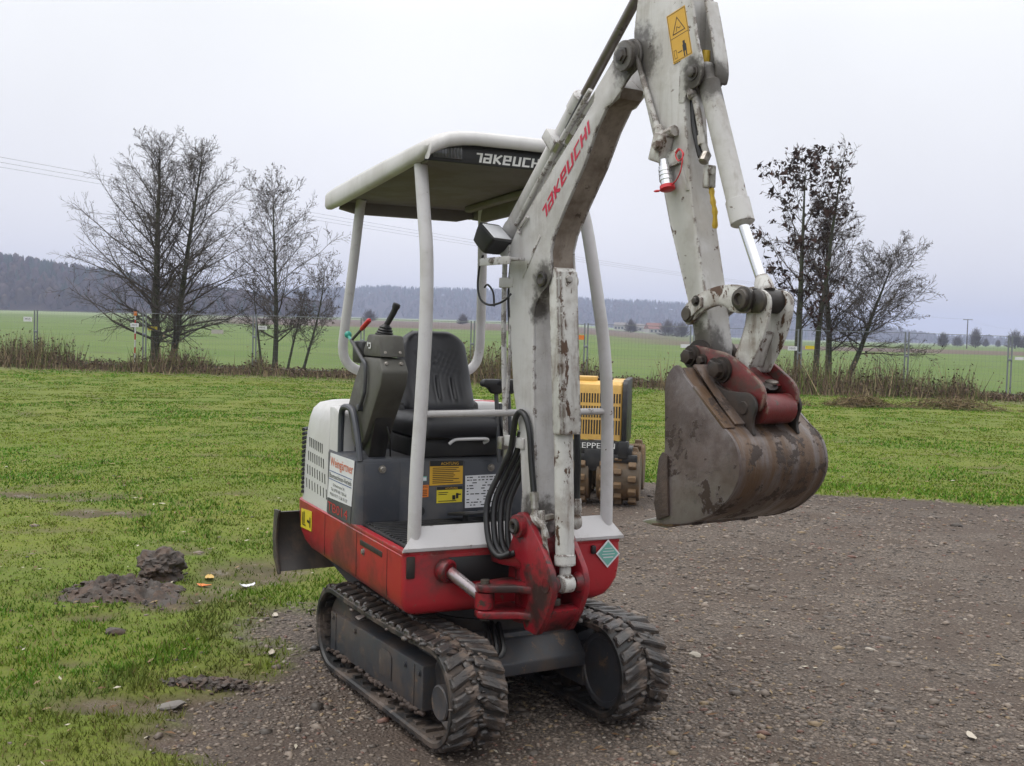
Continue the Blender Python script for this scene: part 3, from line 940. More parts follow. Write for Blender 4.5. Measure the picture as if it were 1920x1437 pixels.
pi_ = nrg.integers(0, n, nl)
tt = nrg.uniform(0.35, 1.0, nl)[:, None]
LP = V[pi_, 0] * (1 - tt) + V[pi_, 2] * tt
tri = nrg.normal(0, 0.030, (nl, 3, 3))
VL = LP[:, None] + tri
CL = np.array([[0.095, 0.066, 0.048]]) * nrg.uniform(0.5, 1.6, (nl, 1))
wo = npmesh('dry_weeds', np.concatenate([V.reshape(-1, 3), VL.reshape(-1, 3)]), np.arange(3 * (n + nl)).reshape(-1, 3), 'weeds', np.concatenate([np.repeat(C, 3, 0), np.repeat(CL, 3, 0)]))
tag(wo, 'brown withered weeds and dry grass growing along the wire fence', 'weeds', None, 'stuff')

# ------------------------------------------------------------------ trees
def prisms(seg):
    # seg: array (n, 8) p0 p1 r0 r1 -> three-sided tapered twigs
    s_ = np.asarray(seg)
    p0, p1, ra, rb = s_[:, 0:3], s_[:, 3:6], s_[:, 6], s_[:, 7]
    d = p1 - p0
    d /= np.linalg.norm(d, axis=1)[:, None] + 1e-9
    up = np.where(np.abs(d[:, 2:3]) < 0.9, np.array([[0, 0, 1.0]]), np.array([[1.0, 0, 0]]))
    a = np.cross(d, up); a /= np.linalg.norm(a, axis=1)[:, None] + 1e-9
    b_ = np.cross(d, a)
    V = []
    for k in range(3):
        an_ = 2.0944 * k
        o = a * math.cos(an_) + b_ * math.sin(an_)
        V += [p0 + o * ra[:, None], p1 + o * rb[:, None]]
    V = np.stack(V, 1)
    n_ = len(s_)
    q = np.array([(0, 2, 3, 1), (2, 4, 5, 3), (4, 0, 1, 5)])
    F = (q[None] + (np.arange(n_) * 6)[:, None, None]).reshape(-1, 4)
    return V.reshape(-1, 3), F

def make_tree(name, label, base, stems, leaf=None, seed=1, group=None, bark='bark', dens=1.0):
    """stems: list of dicts (dx, dy, h, r, lean(x,y), n, start, l0, l1, el0, el1, bend)"""
    g = random.Random(seed)
    z0 = float(height(base[0], base[1])) - 0.05
    root = empty(name, (base[0], base[1], z0))
    tag(root, label, 'tree', group)
    segs, ends = [], []
    tr = MB()
    def vec(az, el):
        return Vector((math.cos(az) * math.cos(el), math.sin(az) * math.cos(el), math.sin(el)))
    def grow(p, d, L, r, lev):
        nseg = (6, 6, 4, 2)[lev]
        st = L / nseg
        pts = [p.copy()]
        for i in range(nseg):
            j = (0.10, 0.17, 0.24, 0.3)[lev]
            d = (d + Vector((g.uniform(-j, j), g.uniform(-j, j), g.uniform(-j, j) + (0.05 if lev < 2 else 0.03)))).normalized()
            q = p + d * st
            ra, rb = r * (1 - 0.8 * i / nseg), r * (1 - 0.8 * (i + 1) / nseg)
            segs.append((*p, *q, max(ra, (0.006, 0.006, 0.0050, 0.0042)[lev]), max(rb, (0.006, 0.005, 0.0042, 0.0034)[lev])))
            if lev < 3:
                nc = (2.3, 2.4, 2.3)[lev] * dens * (1 if i else 0.5)
                nc = int(nc) + (g.random() < nc - int(nc))
                for _ in range(nc):
                    t = g.random()
                    pp = p.lerp(q, t)
                    side = d.orthogonal().normalized()
                    side.rotate(Matrix.Rotation(g.uniform(0, 6.28), 3, d))
                    nd_ = (d * g.uniform(0.75, 1.1) + side * g.uniform(0.55, 1.0)).normalized()
                    rem = L * (1 - (i + t) / nseg)
                    ln = (0.30 * L + 0.35 * rem) * g.uniform(0.6, 1.1) * (0.8 if lev else 1)
                    if ln > 0.08:
                        grow(pp, nd_, ln, max(rb * 0.55, 0.005), lev + 1)
            else:
                ends.append((*q,))
            p = q
    for s_ in stems:
        p = Vector((s_.get('dx', 0), s_.get('dy', 0), 0))
        pts, n_ = [p.copy()], 12
        d = Vector((s_.get('lx', 0), s_.get('ly', 0), 1)).normalized()
        for i in range(n_):
            wb = s_.get('wob', 0.05)
            d = (d + Vector((g.uniform(-wb, wb), g.uniform(-wb, wb), 0.03))).normalized()
            pts.append(pts[-1] + d * s_['h'] / n_)
        rr = [s_['r'] * ((1 - i / n_) ** 0.85 * 0.93 + 0.07) for i in range(n_ + 1)]
        rr[0] *= 1.35
        tr.tube([tuple(q) for q in pts], rr, 8)
        for k in range(int(s_['n'] * dens)):
            t = s_['start'] + (1 - s_['start']) * (k + g.random()) / (s_['n'] * dens)
            fi = t * n_
            i = min(int(fi), n_ - 1)
            pp = pts[i].lerp(pts[i + 1], fi - i)
            el = R(s_['el0'] + (s_['el1'] - s_['el0']) * t + g.uniform(-12, 12))
            L = (s_['l0'] + (s_['l1'] - s_['l0']) * t + 0.25 * s_['l0'] * math.sin(math.pi * t)) * g.uniform(0.65, 1.12)
            az = k * 2.39996 + g.uniform(-0.5, 0.5)
            grow(pp, vec(az, el), L, max(0.008, rr[i] * 0.34), 1)
    t_o = tr.build('trunk', bark, root)
    V, F = prisms(segs)
    cr_ = npmesh('crown', V, F, 'twig')
    cr_.parent = root
    if leaf:
        cnt, size, colr = leaf
        g2 = np.random.default_rng(seed)
        E_ = np.array(ends)
        E_ = E_[g2.integers(0, len(E_), cnt)]
        if leaf[0] and len(leaf) == 3:
            tri = g2.normal(0, 1, (cnt, 4, 3)) * size
            V = (E_ + g2.normal(0, size * 0.8, E_.shape))[:, None] + tri * np.array([1, 1, 1.0])
            tri3 = V[:, :3]
            C = np.array(colr)[None] * g2.uniform(0.6, 1.5, (cnt, 1))
            lo = npmesh('foliage', tri3.reshape(-1, 3), np.arange(cnt * 3).reshape(-1, 3), 'dead_leaves', np.repeat(C, 3, 0))
            lo['label'] = 'withered leaves and cones still hanging on the twigs'
            lo.parent = root
    return root

DK = (0.05, 0.04, 0.033)
make_tree('bare_tree', 'tallest bare tree with a straight trunk carrying a yellow tag', (-34.3, 6.0), [
    dict(h=7.5, r=0.165, n=58, start=0.10, l0=3.5, l1=0.8, el0=16, el1=60, wob=0.025)], (1900, 0.020, DK), 11, 'bare trees along the fence', 'bark_mossy', 1.0)
make_tree('bare_tree', 'bare forked tree leaning slightly, close beside the yellow tagged trunk', (-33.9, 6.45), [
    dict(h=7.4, r=0.13, n=56, start=0.10, l0=3.4, l1=0.8, el0=16, el1=60, lx=0.06, ly=0.13, wob=0.03)], (1900, 0.020, DK), 12, 'bare trees along the fence', 'bark_mossy', 1.0)
make_tree('bare_tree', 'smaller bare tree of several stems with dark withered leaf tufts', (-31.6, 9.3), [
    dict(h=6.0, r=0.10, n=44, start=0.15, l0=3.0, l1=0.9, el0=15, el1=55, wob=0.03),
    dict(dx=-0.2, dy=-0.35, h=3.2, r=0.05, n=10, start=0.3, l0=1.1, l1=0.5, el0=25, el1=60, ly=-0.1, lx=-0.05),
    dict(dx=0.2, dy=0.35, h=3.0, r=0.05, n=10, start=0.3, l0=1.1, l1=0.5, el0=25, el1=60, ly=0.12, lx=0.08),
    dict(dx=0.4, dy=0.8, h=3.7, r=0.055, n=22, start=0.2, l0=1.7, l1=0.7, el0=20, el1=55, ly=0.24, lx=0.18)], (2400, 0.026, DK), 13, 'bare trees along the fence', 'bark', 0.95)
make_tree('leafy_tree', 'slim mossy tree still holding clusters of dark dead leaves', (-20.6, 22.0), [
    dict(h=6.9, r=0.115, n=34, start=0.26, l0=2.4, l1=1.2, el0=28, el1=62, wob=0.03)], (1900, 0.060, (0.040, 0.022, 0.018)), 14, 'bare trees along the fence', 'bark_mossy', 0.7)
make_tree('bare_tree', 'dark crooked trunk with few branches beside the dead leaved tree', (-20.45, 22.6), [
    dict(h=7.2, r=0.10, n=26, start=0.38, l0=1.7, l1=0.7, el0=30, el1=65, wob=0.055, lx=0.02, ly=0.04)], (500, 0.045, (0.040, 0.024, 0.020)), 15, 'bare trees along the fence', 'bark', 0.75)
make_tree('bare_tree', 'forked bare tree with bushy rounded twigs right of the crooked trunk', (-20.85, 23.6), [
    dict(h=5.4, r=0.115, n=34, start=0.22, l0=2.4, l1=0.8, el0=25, el1=60, wob=0.05)], (1500, 0.020, DK), 16, 'bare trees along the fence', 'bark', 1.05)
make_tree('bare_tree', 'low bare tree leaning away with a wide spreading twiggy crown', (-20.55, 23.9), [
    dict(h=4.3, r=0.10, n=30, start=0.28, l0=2.5, l1=1.1, el0=8, el1=45, wob=0.06, lx=0.16, ly=0.32)], (1800, 0.020, DK), 17, 'bare trees along the fence', 'bark', 1.2)

# ------------------------------------------------------------------ mobile wire fence
PS = [-8.1, -4.4, -0.69, 3.07, 6.77, 10.3, 13.8, 17.31, 20.5, 23.66, 26.72, 29.6, 32.6, 35.8]
fence_words = ['at the far end by the dark hill', 'just before the panel with the tall weeds', 'with tall weeds behind the small white sign', 'standing behind the tallest bare tree',
               'between the tallest tree and the many stemmed tree', 'behind the excavator canopy posts', 'behind the excavator seat', 'behind the yellow roller',
               'seen past the raised bucket', 'behind the dead leaved tree', 'behind the low leaning tree', 'with the open field behind it, past the last tree', 'beyond the last tree, ending the fence']
def fpt(s_, o=0.0, z=0.0):
    x, y = FP[0] + FD[0] * s_ + FN[0] * o, FP[1] + FD[1] * s_ + FN[1] * o
    return Vector((x, y, float(height(x, y)) + z))
FH = 1.86
for i in range(len(PS) - 1):
    a, b_ = PS[i] + 0.05, PS[i + 1] - 0.05
    p, q = fpt(a), fpt(b_)
    root = empty('wire_fence', p)
    tag(root, 'galvanised wire mesh fence panel ' + fence_words[i], 'fence', 'mobile fence panels along the lawn edge')
    q = q - p
    p = Vector((0, 0, 0))
    up = Vector((0, 0, 1))
    for e in (p, q):
        MB().tube([e + up * -0.05, e + up * FH], 0.023, 8).build('post', 'fence_zinc', root)
    for h_ in (0.16, FH - 0.03):
        MB().tube([p + up * h_, q + up * h_], 0.010, 6).build('rail', 'fence_zinc', root)
    L_ = (q - p).length
    d = (q - p) / L_
    sg = []
    nv = int(L_ / 0.1)
    for k in range(1, nv):
        w0 = p + d * (L_ * k / nv)
        sg.append((*(w0 + up * 0.17), *(w0 + up * (FH - 0.04)), 0.0017, 0.0017))
    for k in range(1, 9):
        zz = 0.16 + (FH - 0.19) * k / 9
        sg.append((*(p + up * zz), *(q + up * zz), 0.0019, 0.0019))
    V, F = prisms(sg)
    w = npmesh('wire_mesh', V, F, 'fence_zinc')
    w.parent = root
    MB().box(q + d * 0.05 + up * 0.06, (0.24, 0.6, 0.13), 0.02, Matrix.Rotation(math.atan2(d.y, d.x), 4, 'Z')).build('concrete_foot', 'concrete', root)
    MB().box(q + d * 0.05 + up * 1.15, (0.13, 0.07, 0.07), 0.008, Matrix.Rotation(math.atan2(d.y, d.x), 4, 'Z')).build('clamp', 'fence_zinc', root)

FX = Vector((FD[0], FD[1], 0))
def sign(s_, z, w, h, mat, label, txt='MVS', o=-0.04):
    c_ = fpt(s_, o)
    c_.z += z
    t_ = empty('fence_sign', c_)
    tag(t_, label, 'sign', 'small signs on the fence')
    m_ = MB()
    m_.box((0, 0, 0), (w, 0.006, h), 0.0, Matrix.Rotation(math.atan2(FD[1], FD[0]), 4, 'Z'))
    m_.build('plate', mat, t_, flat=True)
    if txt:
        nrm_ = FX.cross(Vector((0, 0, 1)))
        text('lettering', txt, I4, -FX * w * 0.32 - Vector((0, 0, h * 0.25)) + nrm_ * 0.004, FX, (0, 0, 1), w * 0.64, h * 0.5, 'decal_black', t_)
sign(-0.95, 1.55, 0.30, 0.15, 'decal_white', 'white lettered sign on the fence left of the tallest tree, beside the weeds')
sign(2.75, 1.42, 0.28, 0.13, 'decal_white', 'white lettered sign on the fence next to the tallest bare tree')
sign(5.55, 1.28, 0.40, 0.13, 'house_wall', 'faded beige sign on the fence between two bare trees', None)
sign(7.05, 1.46, 0.28, 0.12, 'decal_white', 'white lettered sign on the fence in front of the many stemmed tree')
sign(20.3, 1.26, 0.27, 0.11, 'decal_white', 'white sign on the fence near the excavator arm', None)
sign(23.45, 1.29, 0.27, 0.12, 'decal_white', 'white lettered sign on the fence beside the dead leaved tree')
sign(23.95, 1.33, 0.26, 0.10, 'decal_yellow_green', 'small yellow sign on the fence next to a white one', None)
sign(29.85, 1.20, 0.24, 0.09, 'decal_white', 'blank white sign on the fence where the trees end', None)
sign(17.1, 1.42, 0.30, 0.14, 'decal_orange', 'small orange sign on the fence behind the yellow roller', None)
tg = empty('tree_tag', (-34.12, 5.87, 1.35))
tag(tg, 'yellow lettered tag fixed on the tallest tree trunk', 'sign')
MB().box((0, 0, 0), (0.32, 0.012, 0.13), 0, Matrix.Rotation(math.atan2(RT2[1], RT2[0]), 4, 'Z')).build('plate', 'decal_yellow_green', tg, flat=True)
text('lettering', 'MVS', I4, Vector((-RT2[0] * 0.09, -RT2[1] * 0.09, -0.03)) - Vector((FW2[0], FW2[1], 0)) * 0.008, (RT2[0], RT2[1], 0), (0, 0, 1), 0.18, 0.06, 'decal_black', tg)
# slender marker pole by the fence
c_ = fpt(2.45, 0.6)
mk = empty('marker_pole', c_)
tag(mk, 'thin white and red marker pole with an orange cap behind the fence', 'pole')
MB().tube([(0, 0, 0), (0, 0, 1.75)], 0.022, 8).build('shaft', 'decal_white', mk)
for zz in (0.5, 0.95, 1.4):
    MB().tube([(0, 0, zz), (0, 0, zz + 0.2)], 0.024, 8).build('red_band', 'decal_ink_red', mk)
MB().box((0, 0, 1.80), (0.09, 0.09, 0.14), 0.01).build('cap', 'decal_orange', mk)

# ------------------------------------------------------------------ power line
def pole(p, h_, label):
    z = float(height(p[0], p[1]))
    r_ = empty('utility_pole', (p[0], p[1], z))
    tag(r_, label, 'utility pole', 'wooden power line poles')
    MB().tube([(0, 0, -0.3), (0, 0, h_)], [0.17, 0.12], 8).build('shaft', 'wood_pole', r_)
    d = np.array([0.94, -0.34])
    MB().box((0, 0, h_ - 0.12), (2.6, 0.14, 0.16), 0.0, Matrix.Rotation(math.atan2(LD[0], -LD[1]), 4, 'Z')).build('crossarm', 'wood_pole', r_)
    for k in (-1.15, 0, 1.15):
        MB().tube([(-LD[1] * k, LD[0] * k, h_ - 0.05), (-LD[1] * k, LD[0] * k, h_ + 0.16)], 0.05, 6).build('insulator', 'decal_white', r_)
PA, PB = np.array([-107.7, 108.0]), np.array([-209.8, 274.8])
LD = (PB - PA) / np.linalg.norm(PB - PA)
P0_ = PA - (PB - PA) * 1.02
PC = PB + (PB - PA)
pole(PA, 8.35, 'wooden utility pole with a crossarm seen behind the dead leaved tree')
pole(PB, 8.6, 'lone wooden utility pole standing in the open green field')
for k, w_ in ((-1.15, 'outer'), (0, 'middle'), (1.15, 'inner')):
    pts = []
    for (A_, B_, ha, hb) in ((P0_, PA, 8.9, 8.5), (PA, PB, 8.5, 8.75), (PB, PC, 8.75, 9.0)):
        for j in range(24):
            t = j / 24
            xy = A_ + (B_ - A_) * t + np.array([-LD[1], LD[0]]) * k
            pts.append((xy[0], xy[1], ha + (hb - ha) * t - 5.2 * t * (1 - t) * (1 if A_ is P0_ else 0.9)))
    o = MB().tube(pts, 0.0055, 4, False).build('power_cable', 'cable_dark')
    tag(o, 'thin ' + w_ + ' cable of the overhead power line crossing the sky', 'cable', 'overhead power cables')

# ------------------------------------------------------------------ far houses, hedgerow trees
def house(x, d, w, l, h_, rh, label, roof='house_roof', rot=0.3):
    p = az_point(x, d)
    z = float(height(p[0], p[1]))
    r_ = empty('house', (p[0], p[1], z))
    tag(r_, label, 'house', 'farm buildings under the ridge')
    M_ = Matrix.Rotation(math.atan2(RT2[1], RT2[0]) + rot, 4, 'Z')
    m_ = MB(M_); m_.box((0, 0, h_ / 2), (l, w, h_), 0); m_.build('wall', 'house_wall', r_, flat=True)
    m_ = MB(M_); m_.prism([(-w * 0.58, h_), (w * 0.58, h_), (0, h_ + rh)], 'x', -l * 0.54, l * 0.54, 0); m_.build('roof', roof, r_, flat=True)
    for k in (-0.3, 0.0, 0.3):
        m_ = MB(M_); m_.box((l * k, -w / 2 - 0.03, h_ * 0.55), (1.4, 0.1, 1.5), 0); m_.build('window', 'window_dark', r_, flat=True)
house(1222, 760, 8, 10, 3.2, 4.2, 'pale farmhouse with a reddish gable roof below the distant ridge')
house(1184, 800, 8, 15, 3, 2.8, 'long low barn with a dull roof beside the distant farmhouse', 'ceiling_grey', 0.1)
house(1160, 790, 6, 8, 3, 2.6, 'small distant building at the end of the farm group', 'ceiling_grey', -0.4)
def bush(x, d, w, h_, label, seed):
    p = az_point(x, d)
    z = float(height(p[0], p[1]))
    r_ = empty('hedge_tree', (p[0], p[1], z))
    tag(r_, label, 'tree', 'far hedgerow trees')
    g = np.random.default_rng(seed)
    sg = []
    for k in range(420):
        a = g.uniform(0, 6.28); el = g.uniform(0.15, 1.5)
        dv = np.array([math.cos(a) * math.cos(el) * w / h_, math.sin(a) * math.cos(el) * w / h_, math.sin(el)])
        q0 = dv * h_ * g.uniform(0.2, 0.7); q1 = dv * h_ * g.uniform(0.72, 1.05) + g.normal(0, 0.1 * h_, 3) * 0.6
        sg.append((*q0, *q1, 0.07, 0.03))
    V, F = prisms(sg)
    c_ = npmesh('crown', V, F, 'twig'); c_.parent = r_
    MB().tube([(0, 0, -0.3), (0, 0, h_ * 0.6)], [0.25, 0.1], 6).build('trunk', 'bark', r_)
for x, d, w, h_, lb in ((1765, 420, 2.6, 5.5, 'hazy round bush on the field edge left of the lone pole'), (1792, 520, 3.2, 5.0, 'low hazy bush between the round bush and the pole'),
                       (1826, 430, 3.0, 7.5, 'hazy slim tree right behind the lone utility pole'), (1845, 600, 2.2, 4.5, 'tiny hazy bush just past the lone pole'),
                       (1868, 640, 2.0, 4.0, 'small faint bush far out between pole and thicket'),
                       (1900, 420, 4.5, 7.0, 'broad hazy thicket on the far field edge'), (1925, 430, 4.5, 6.5, 'hazy thicket at the end of the field edge row'),
                       (1250, 480, 6, 7.5, 'bare hedge tree to the right of the farmhouse'), (1275, 470, 5, 7.0, 'bare hedge tree at the right end of the farm hedge'),
                       (1180, 520, 4, 6.5, 'bare tree in front of the long barn'), (690, 480, 4, 5.5, 'bare hedge tree in the field behind the canopy'),
                       (865, 470, 3, 4.5, 'small bare bush in the field behind the seat')):
    bush(x, d, w, h_, lb, int(x))

# ================================================================== mini excavator
EX = empty('mini_excavator', (0, 0, 0))
tag(EX, 'red, white and grey tracked mini excavator with canopy, parked on gravel with its bucket raised', 'excavator')

def bolt(fr, p, d, r, h_, parent, mat='bolt_zinc', name='bolt'):
    m_ = MB(fr)
    p = Vector(p); d = Vector(d).normalized()
    m_.rev(p, d, [(-0.002, r * 1.45), (h_ * 0.25, r * 1.45), (h_ * 0.25, r)], 14)
    m_.rev(p, d, [(0, r), (h_ * 0.85, r), (h_, r * 0.8)], 6)
    return m_.build(name, mat, parent)

# ---------------- tracks
TXC, TZC, TR = 0.505, 0.215, 0.185
TLEN = 4 * TXC + 2 * math.pi * TR
def tpath(s_):
    s_ = s_ % TLEN
    if s_ < 2 * TXC:                       # bottom run, towards the front
        return -TXC + s_, TZC - TR, 0.0
    s_ -= 2 * TXC
    if s_ < math.pi * TR:
        a = s_ / TR
        return TXC + TR * math.sin(a), TZC - TR * math.cos(a), a
    s_ -= math.pi * TR
    if s_ < 2 * TXC:
        t = s_ / (2 * TXC)
        return TXC - s_, TZC + TR - 0.012 * math.sin(math.pi * t), math.pi
    s_ -= 2 * TXC
    a = s_ / TR
    return -TXC - TR * math.sin(a), TZC + TR * math.cos(a), math.pi + a
def lug_mesh(side):
    m_ = MB()
    k = 0.020 * side
    sh = [(-0.027, -0.054), (0.027, -0.054), (0.027, 0.052), (-0.027, 0.052)]
    bot = [(x + k * (y / 0.05), y, -0.004) for x, y in sh]
    top = [(x * 0.76 + k * (y / 0.05), y * 0.96, 0.016) for x, y in sh]
    bm = bmesh.new()
    vb = [bm.verts.new(p) for p in bot]; vt = [bm.verts.new(p) for p in top]
    bm.faces.new(vt)
    for i in range(4):
        bm.faces.new((vb[i], vb[(i + 1) % 4], vt[(i + 1) % 4], vt[i]))
    bmesh.ops.recalc_face_normals(bm, faces=bm.faces[:])
    ed = [e for e in bm.edges if len(e.link_faces) == 2]
    bmesh.ops.bevel(bm, geom=ed, offset=0.005, segments=1, affect='EDGES')
    bmesh.ops.subdivide_edges(bm, edges=[e for e in bm.edges if e.calc_length() > 0.03], cuts=2, use_grid_fill=True)
    for v in bm.verts:
        v.co += Vector((rng.uniform(-1, 1), rng.uniform(-1, 1), rng.uniform(-1, 0.5))) * 0.0030
    me = bpy.data.meshes.new('lug')
    bm.to_mesh(me); bm.free()
    me.materials.append(MAT['lug_rubber'])
    return me
LUGS = {1: [lug_mesh(1) for _ in range(7)], -1: [lug_mesh(-1) for _ in range(7)]}
def make_track(sg):
    yc = sg * 0.370
    secs = []
    N = 132
    for i in range(N):
        x, z, a = tpath(TLEN * i / N)
        nxn, nzn = math.sin(a), -math.cos(a)
        loop = []
        for (yy, o) in ((-0.115, -0.003), (-0.108, 0.0), (0.108, 0.0), (0.115, -0.003), (0.115, -0.020), (0.105, -0.026), (-0.105, -0.026), (-0.115, -0.020)):
            loop.append((x + nxn * o, yc + yy, z + nzn * o))
        secs.append(loop)
    m_ = MB()
    n = 8
    vs_ = [p for s_ in secs for p in s_]
    fs = []
    for i in range(N):
        j = (i + 1) % N
        for k in range(n):
            k2 = (k + 1) % n
            fs.append((i * n + k, j * n + k, j * n + k2, i * n + k2))
    m_.add(vs_, fs)
    for i in range(36):                     # inner drive ribs
        x, z, a = tpath(TLEN * (i + 0.5) / 36)
        M_ = Matrix.Rotation(-a, 4, 'Y')
        for yy in (-0.055, 0.055):
            m_.box((x - math.sin(a) * 0.031, yc + yy, z + math.cos(a) * 0.031), (0.03, 0.07, 0.014), 0, M_)
    tr = m_.build('rubber_track', 'track_rubber', EX, ang=30)
    for i in range(45):
        for h_ in (-1, 1):
            s_ = TLEN * (i + (0.5 if h_ > 0 else 0)) / 45
            x, z, a = tpath(s_)
            o = bpy.data.objects.new('lug', LUGS[h_][(i * 5 + h_) % 7])
            col.objects.link(o)
            o.parent = tr
            t_ = Vector((math.cos(a), 0, math.sin(a))); n_ = Vector((math.sin(a), 0, -math.cos(a))); y_ = n_.cross(t_)
            M_ = Matrix((t_, y_, n_)).transposed().to_4x4()
            M_.translation = Vector((x, yc + 0.058 * h_, z))
            o.matrix_local = M_ @ Matrix.Diagonal((1, 1, 1.0 if z > 0.08 else 0.95, 1))
    mk_ = MB()                               # mud caked between the lugs
    g_ = random.Random(3 + sg)
    for i in range(420):
        x, z, a = tpath(g_.uniform(0, TLEN))
        if z < 0.06:
            continue
        r_ = g_.uniform(0.007, 0.019)
        mk_.ball((x + math.sin(a) * 0.002, yc + g_.gauss(0, 0.055), z - math.cos(a) * 0.002), r_, (g_.uniform(0.8, 1.8), g_.uniform(0.8, 1.8), g_.uniform(0.5, 0.9)), 1, 0.2, g_)
    md = mk_.build('caked_mud', 'lug_rubber', tr, ang=60)
    md['kind'] = 'stuff'
    # frame inside the belt
    yo, yi = yc + sg * 0.078, yc - sg * 0.09
    ya, yb = min(yo, yi), max(yo, yi)
    fr_ = MB()
    fr_.prism([(-0.60, 0.10), (-0.60, 0.275), (0.375, 0.288), (0.375, 0.112)], 'y', ya, yb, 0.006)
    tf = fr_.build('track_frame', 'frame_grey', EX)
    c_ = MB(); c_.prism([(-0.03, 0.15), (-0.03, 0.245), (0.0, 0.262), (0.06, 0.262), (0.09, 0.245), (0.09, 0.15)], 'y', yo - 0.002, yo + sg * 0.004, 0.001)
    c_.build('access_cover', 'frame_grey', tf)
    for xx in (-0.53, 0.30):
        w2 = MB(); w2.box((xx, yo + sg * 0.001, 0.195), (0.008, 0.006, 0.165), 0.002); w2.build('weld_seam', 'frame_grey', tf)
    for xx in (-0.56, -0.30, 0.22, 0.35):
        bolt(I4, (xx, yo, 0.255), (0, sg, 0), 0.009, 0.009, tf, 'frame_grey')
    mm_ = MB()
    for i in range(90):
        xx = rng.uniform(-0.6, 0.37)
        mm_.ball((xx, yo + sg * rng.uniform(-0.01, 0.012), 0.103 + rng.uniform(-0.012, 0.008)), rng.uniform(0.006, 0.016), (1.6, 1, 0.8), 1, 0.2)
    mo_ = mm_.build('caked_mud', 'mud_cake', tf, ang=60)
    mo_['kind'] = 'stuff'
    for xx in (-0.42, -0.21, 0.0, 0.21):
        r_ = MB(); r_.rev((xx, yc - 0.07, 0.095), (0, 1, 0), [(0, 0.03), (0.005, 0.042), (0.05, 0.042), (0.055, 0.03), (0.085, 0.03), (0.09, 0.042), (0.135, 0.042), (0.14, 0.03)])
        r_.build('track_roller', 'dark_steel', tf)
    w_ = MB(); w_.rev((TXC, yc - sg * 0.08, TZC), (0, sg, 0), [(0, 0.05), (0.0, 0.125), (-0.006, 0.13), (-0.006, 0.148), (0.004, 0.156), (0.10, 0.156), (0.108, 0.14), (0.09, 0.12), (0.09, 0.05)], 30)
    iw = w_.build('idler_wheel', 'frame_grey', EX)
    h_ = MB(); h_.rev((TXC + 0.03, yc + sg * 0.0, TZC - 0.018), (0, sg, 0), [(0, 0.066), (0.084, 0.066), (0.088, 0.060), (0.086, 0.05)], 24)
    h_.build('hub', 'frame_grey', iw)
    y_ = MB(); y_.box((0.42, yc - sg * 0.05, TZC), (0.16, 0.05, 0.09), 0.008); y_.build('idler_yoke', 'frame_grey', tf)
    s_ = MB(); s_.rev((-TXC, yc - 0.06, TZC), (0, 1, 0), [(0, 0.08), (0.0, 0.14), (0.03, 0.158), (0.09, 0.158), (0.12, 0.14), (0.12, 0.08)], 18)
    s_.build('drive_sprocket', 'frame_grey', EX)
    return tr
make_track(-1)
make_track(1)
# centre frame
m_ = MB()
m_.box((0, 0, 0.29), (0.62, 0.54, 0.13), 0.01)
m_.prism([(0.22, 0.20), (0.22, 0.335), (0.33, 0.335), (0.41, 0.26), (0.41, 0.21)], 'y', -0.27, 0.27, 0.006)
for sg in (-1, 1):
    m_.box((0.25, sg * 0.30, 0.30), (0.16, 0.14, 0.05), 0.008, Matrix.Rotation(sg * R(14), 4, 'X'))
    m_.box((-0.25, sg * 0.30, 0.30), (0.16, 0.14, 0.05), 0.008, Matrix.Rotation(sg * R(14), 4, 'X'))
m_.build('undercarriage_frame', 'frame_grey', EX)
m_ = MB(); m_.rev((0, 0, 0.35), (0, 0, 1), [(0, 0.27), (0.05, 0.27), (0.05, 0.25), (0.12, 0.25)], 32); m_.build('slew_ring', 'dark_steel', EX)
for k in range(3):
    m_ = MB(); m_.tube(smooth([(0.18, -0.10 + 0.03 * k, 0.42), (0.30, -0.13 + 0.03 * k, 0.36), (0.38, -0.17 + 0.03 * k, 0.29), (0.33, -0.26 + 0.02 * k, 0.24)], 5), 0.011, 8)
    m_.build('travel_hose', 'hose_rubber', EX)
# dozer blade behind
m_ = MB()
prof = smooth([(-1.20, 0.635), (-1.245, 0.58), (-1.262, 0.50), (-1.25, 0.41), (-1.20, 0.335)], 5)
back = [(x - 0.024, z) for x, z in prof]
m_.prism(prof + back[::-1], 'y', -0.49, 0.49, 0.003)
bl = m_.build('dozer_blade', 'blade_steel', EX)
for sg in (-1, 1):
    m_ = MB(); m_.prism([(-1.27, 0.64), (-1.19, 0.645), (-1.215, 0.60), (-1.235, 0.5), (-1.225, 0.42), (-1.175, 0.33), (-1.20, 0.322), (-1.27, 0.40), (-1.288, 0.5)], 'y', sg * 0.492, sg * 0.504, 0.002)
    m_.build('end_plate', 'blade_steel', bl)
    m_ = MB(); m_.tube([(-0.30, sg * 0.20, 0.27), (-0.75, sg * 0.22, 0.30), (-1.23, sg * 0.26, 0.45)], 0.035, 4)
    m_.build('push_arm', 'frame_grey', bl)
m_ = MB(); m_.cyl((-0.35, 0, 0.34), (-0.8, 0, 0.42), 0.035); m_.cyl((-0.8, 0, 0.42), (-1.2, 0, 0.50), 0.02); m_.build('blade_cylinder', 'dark_steel', EX)

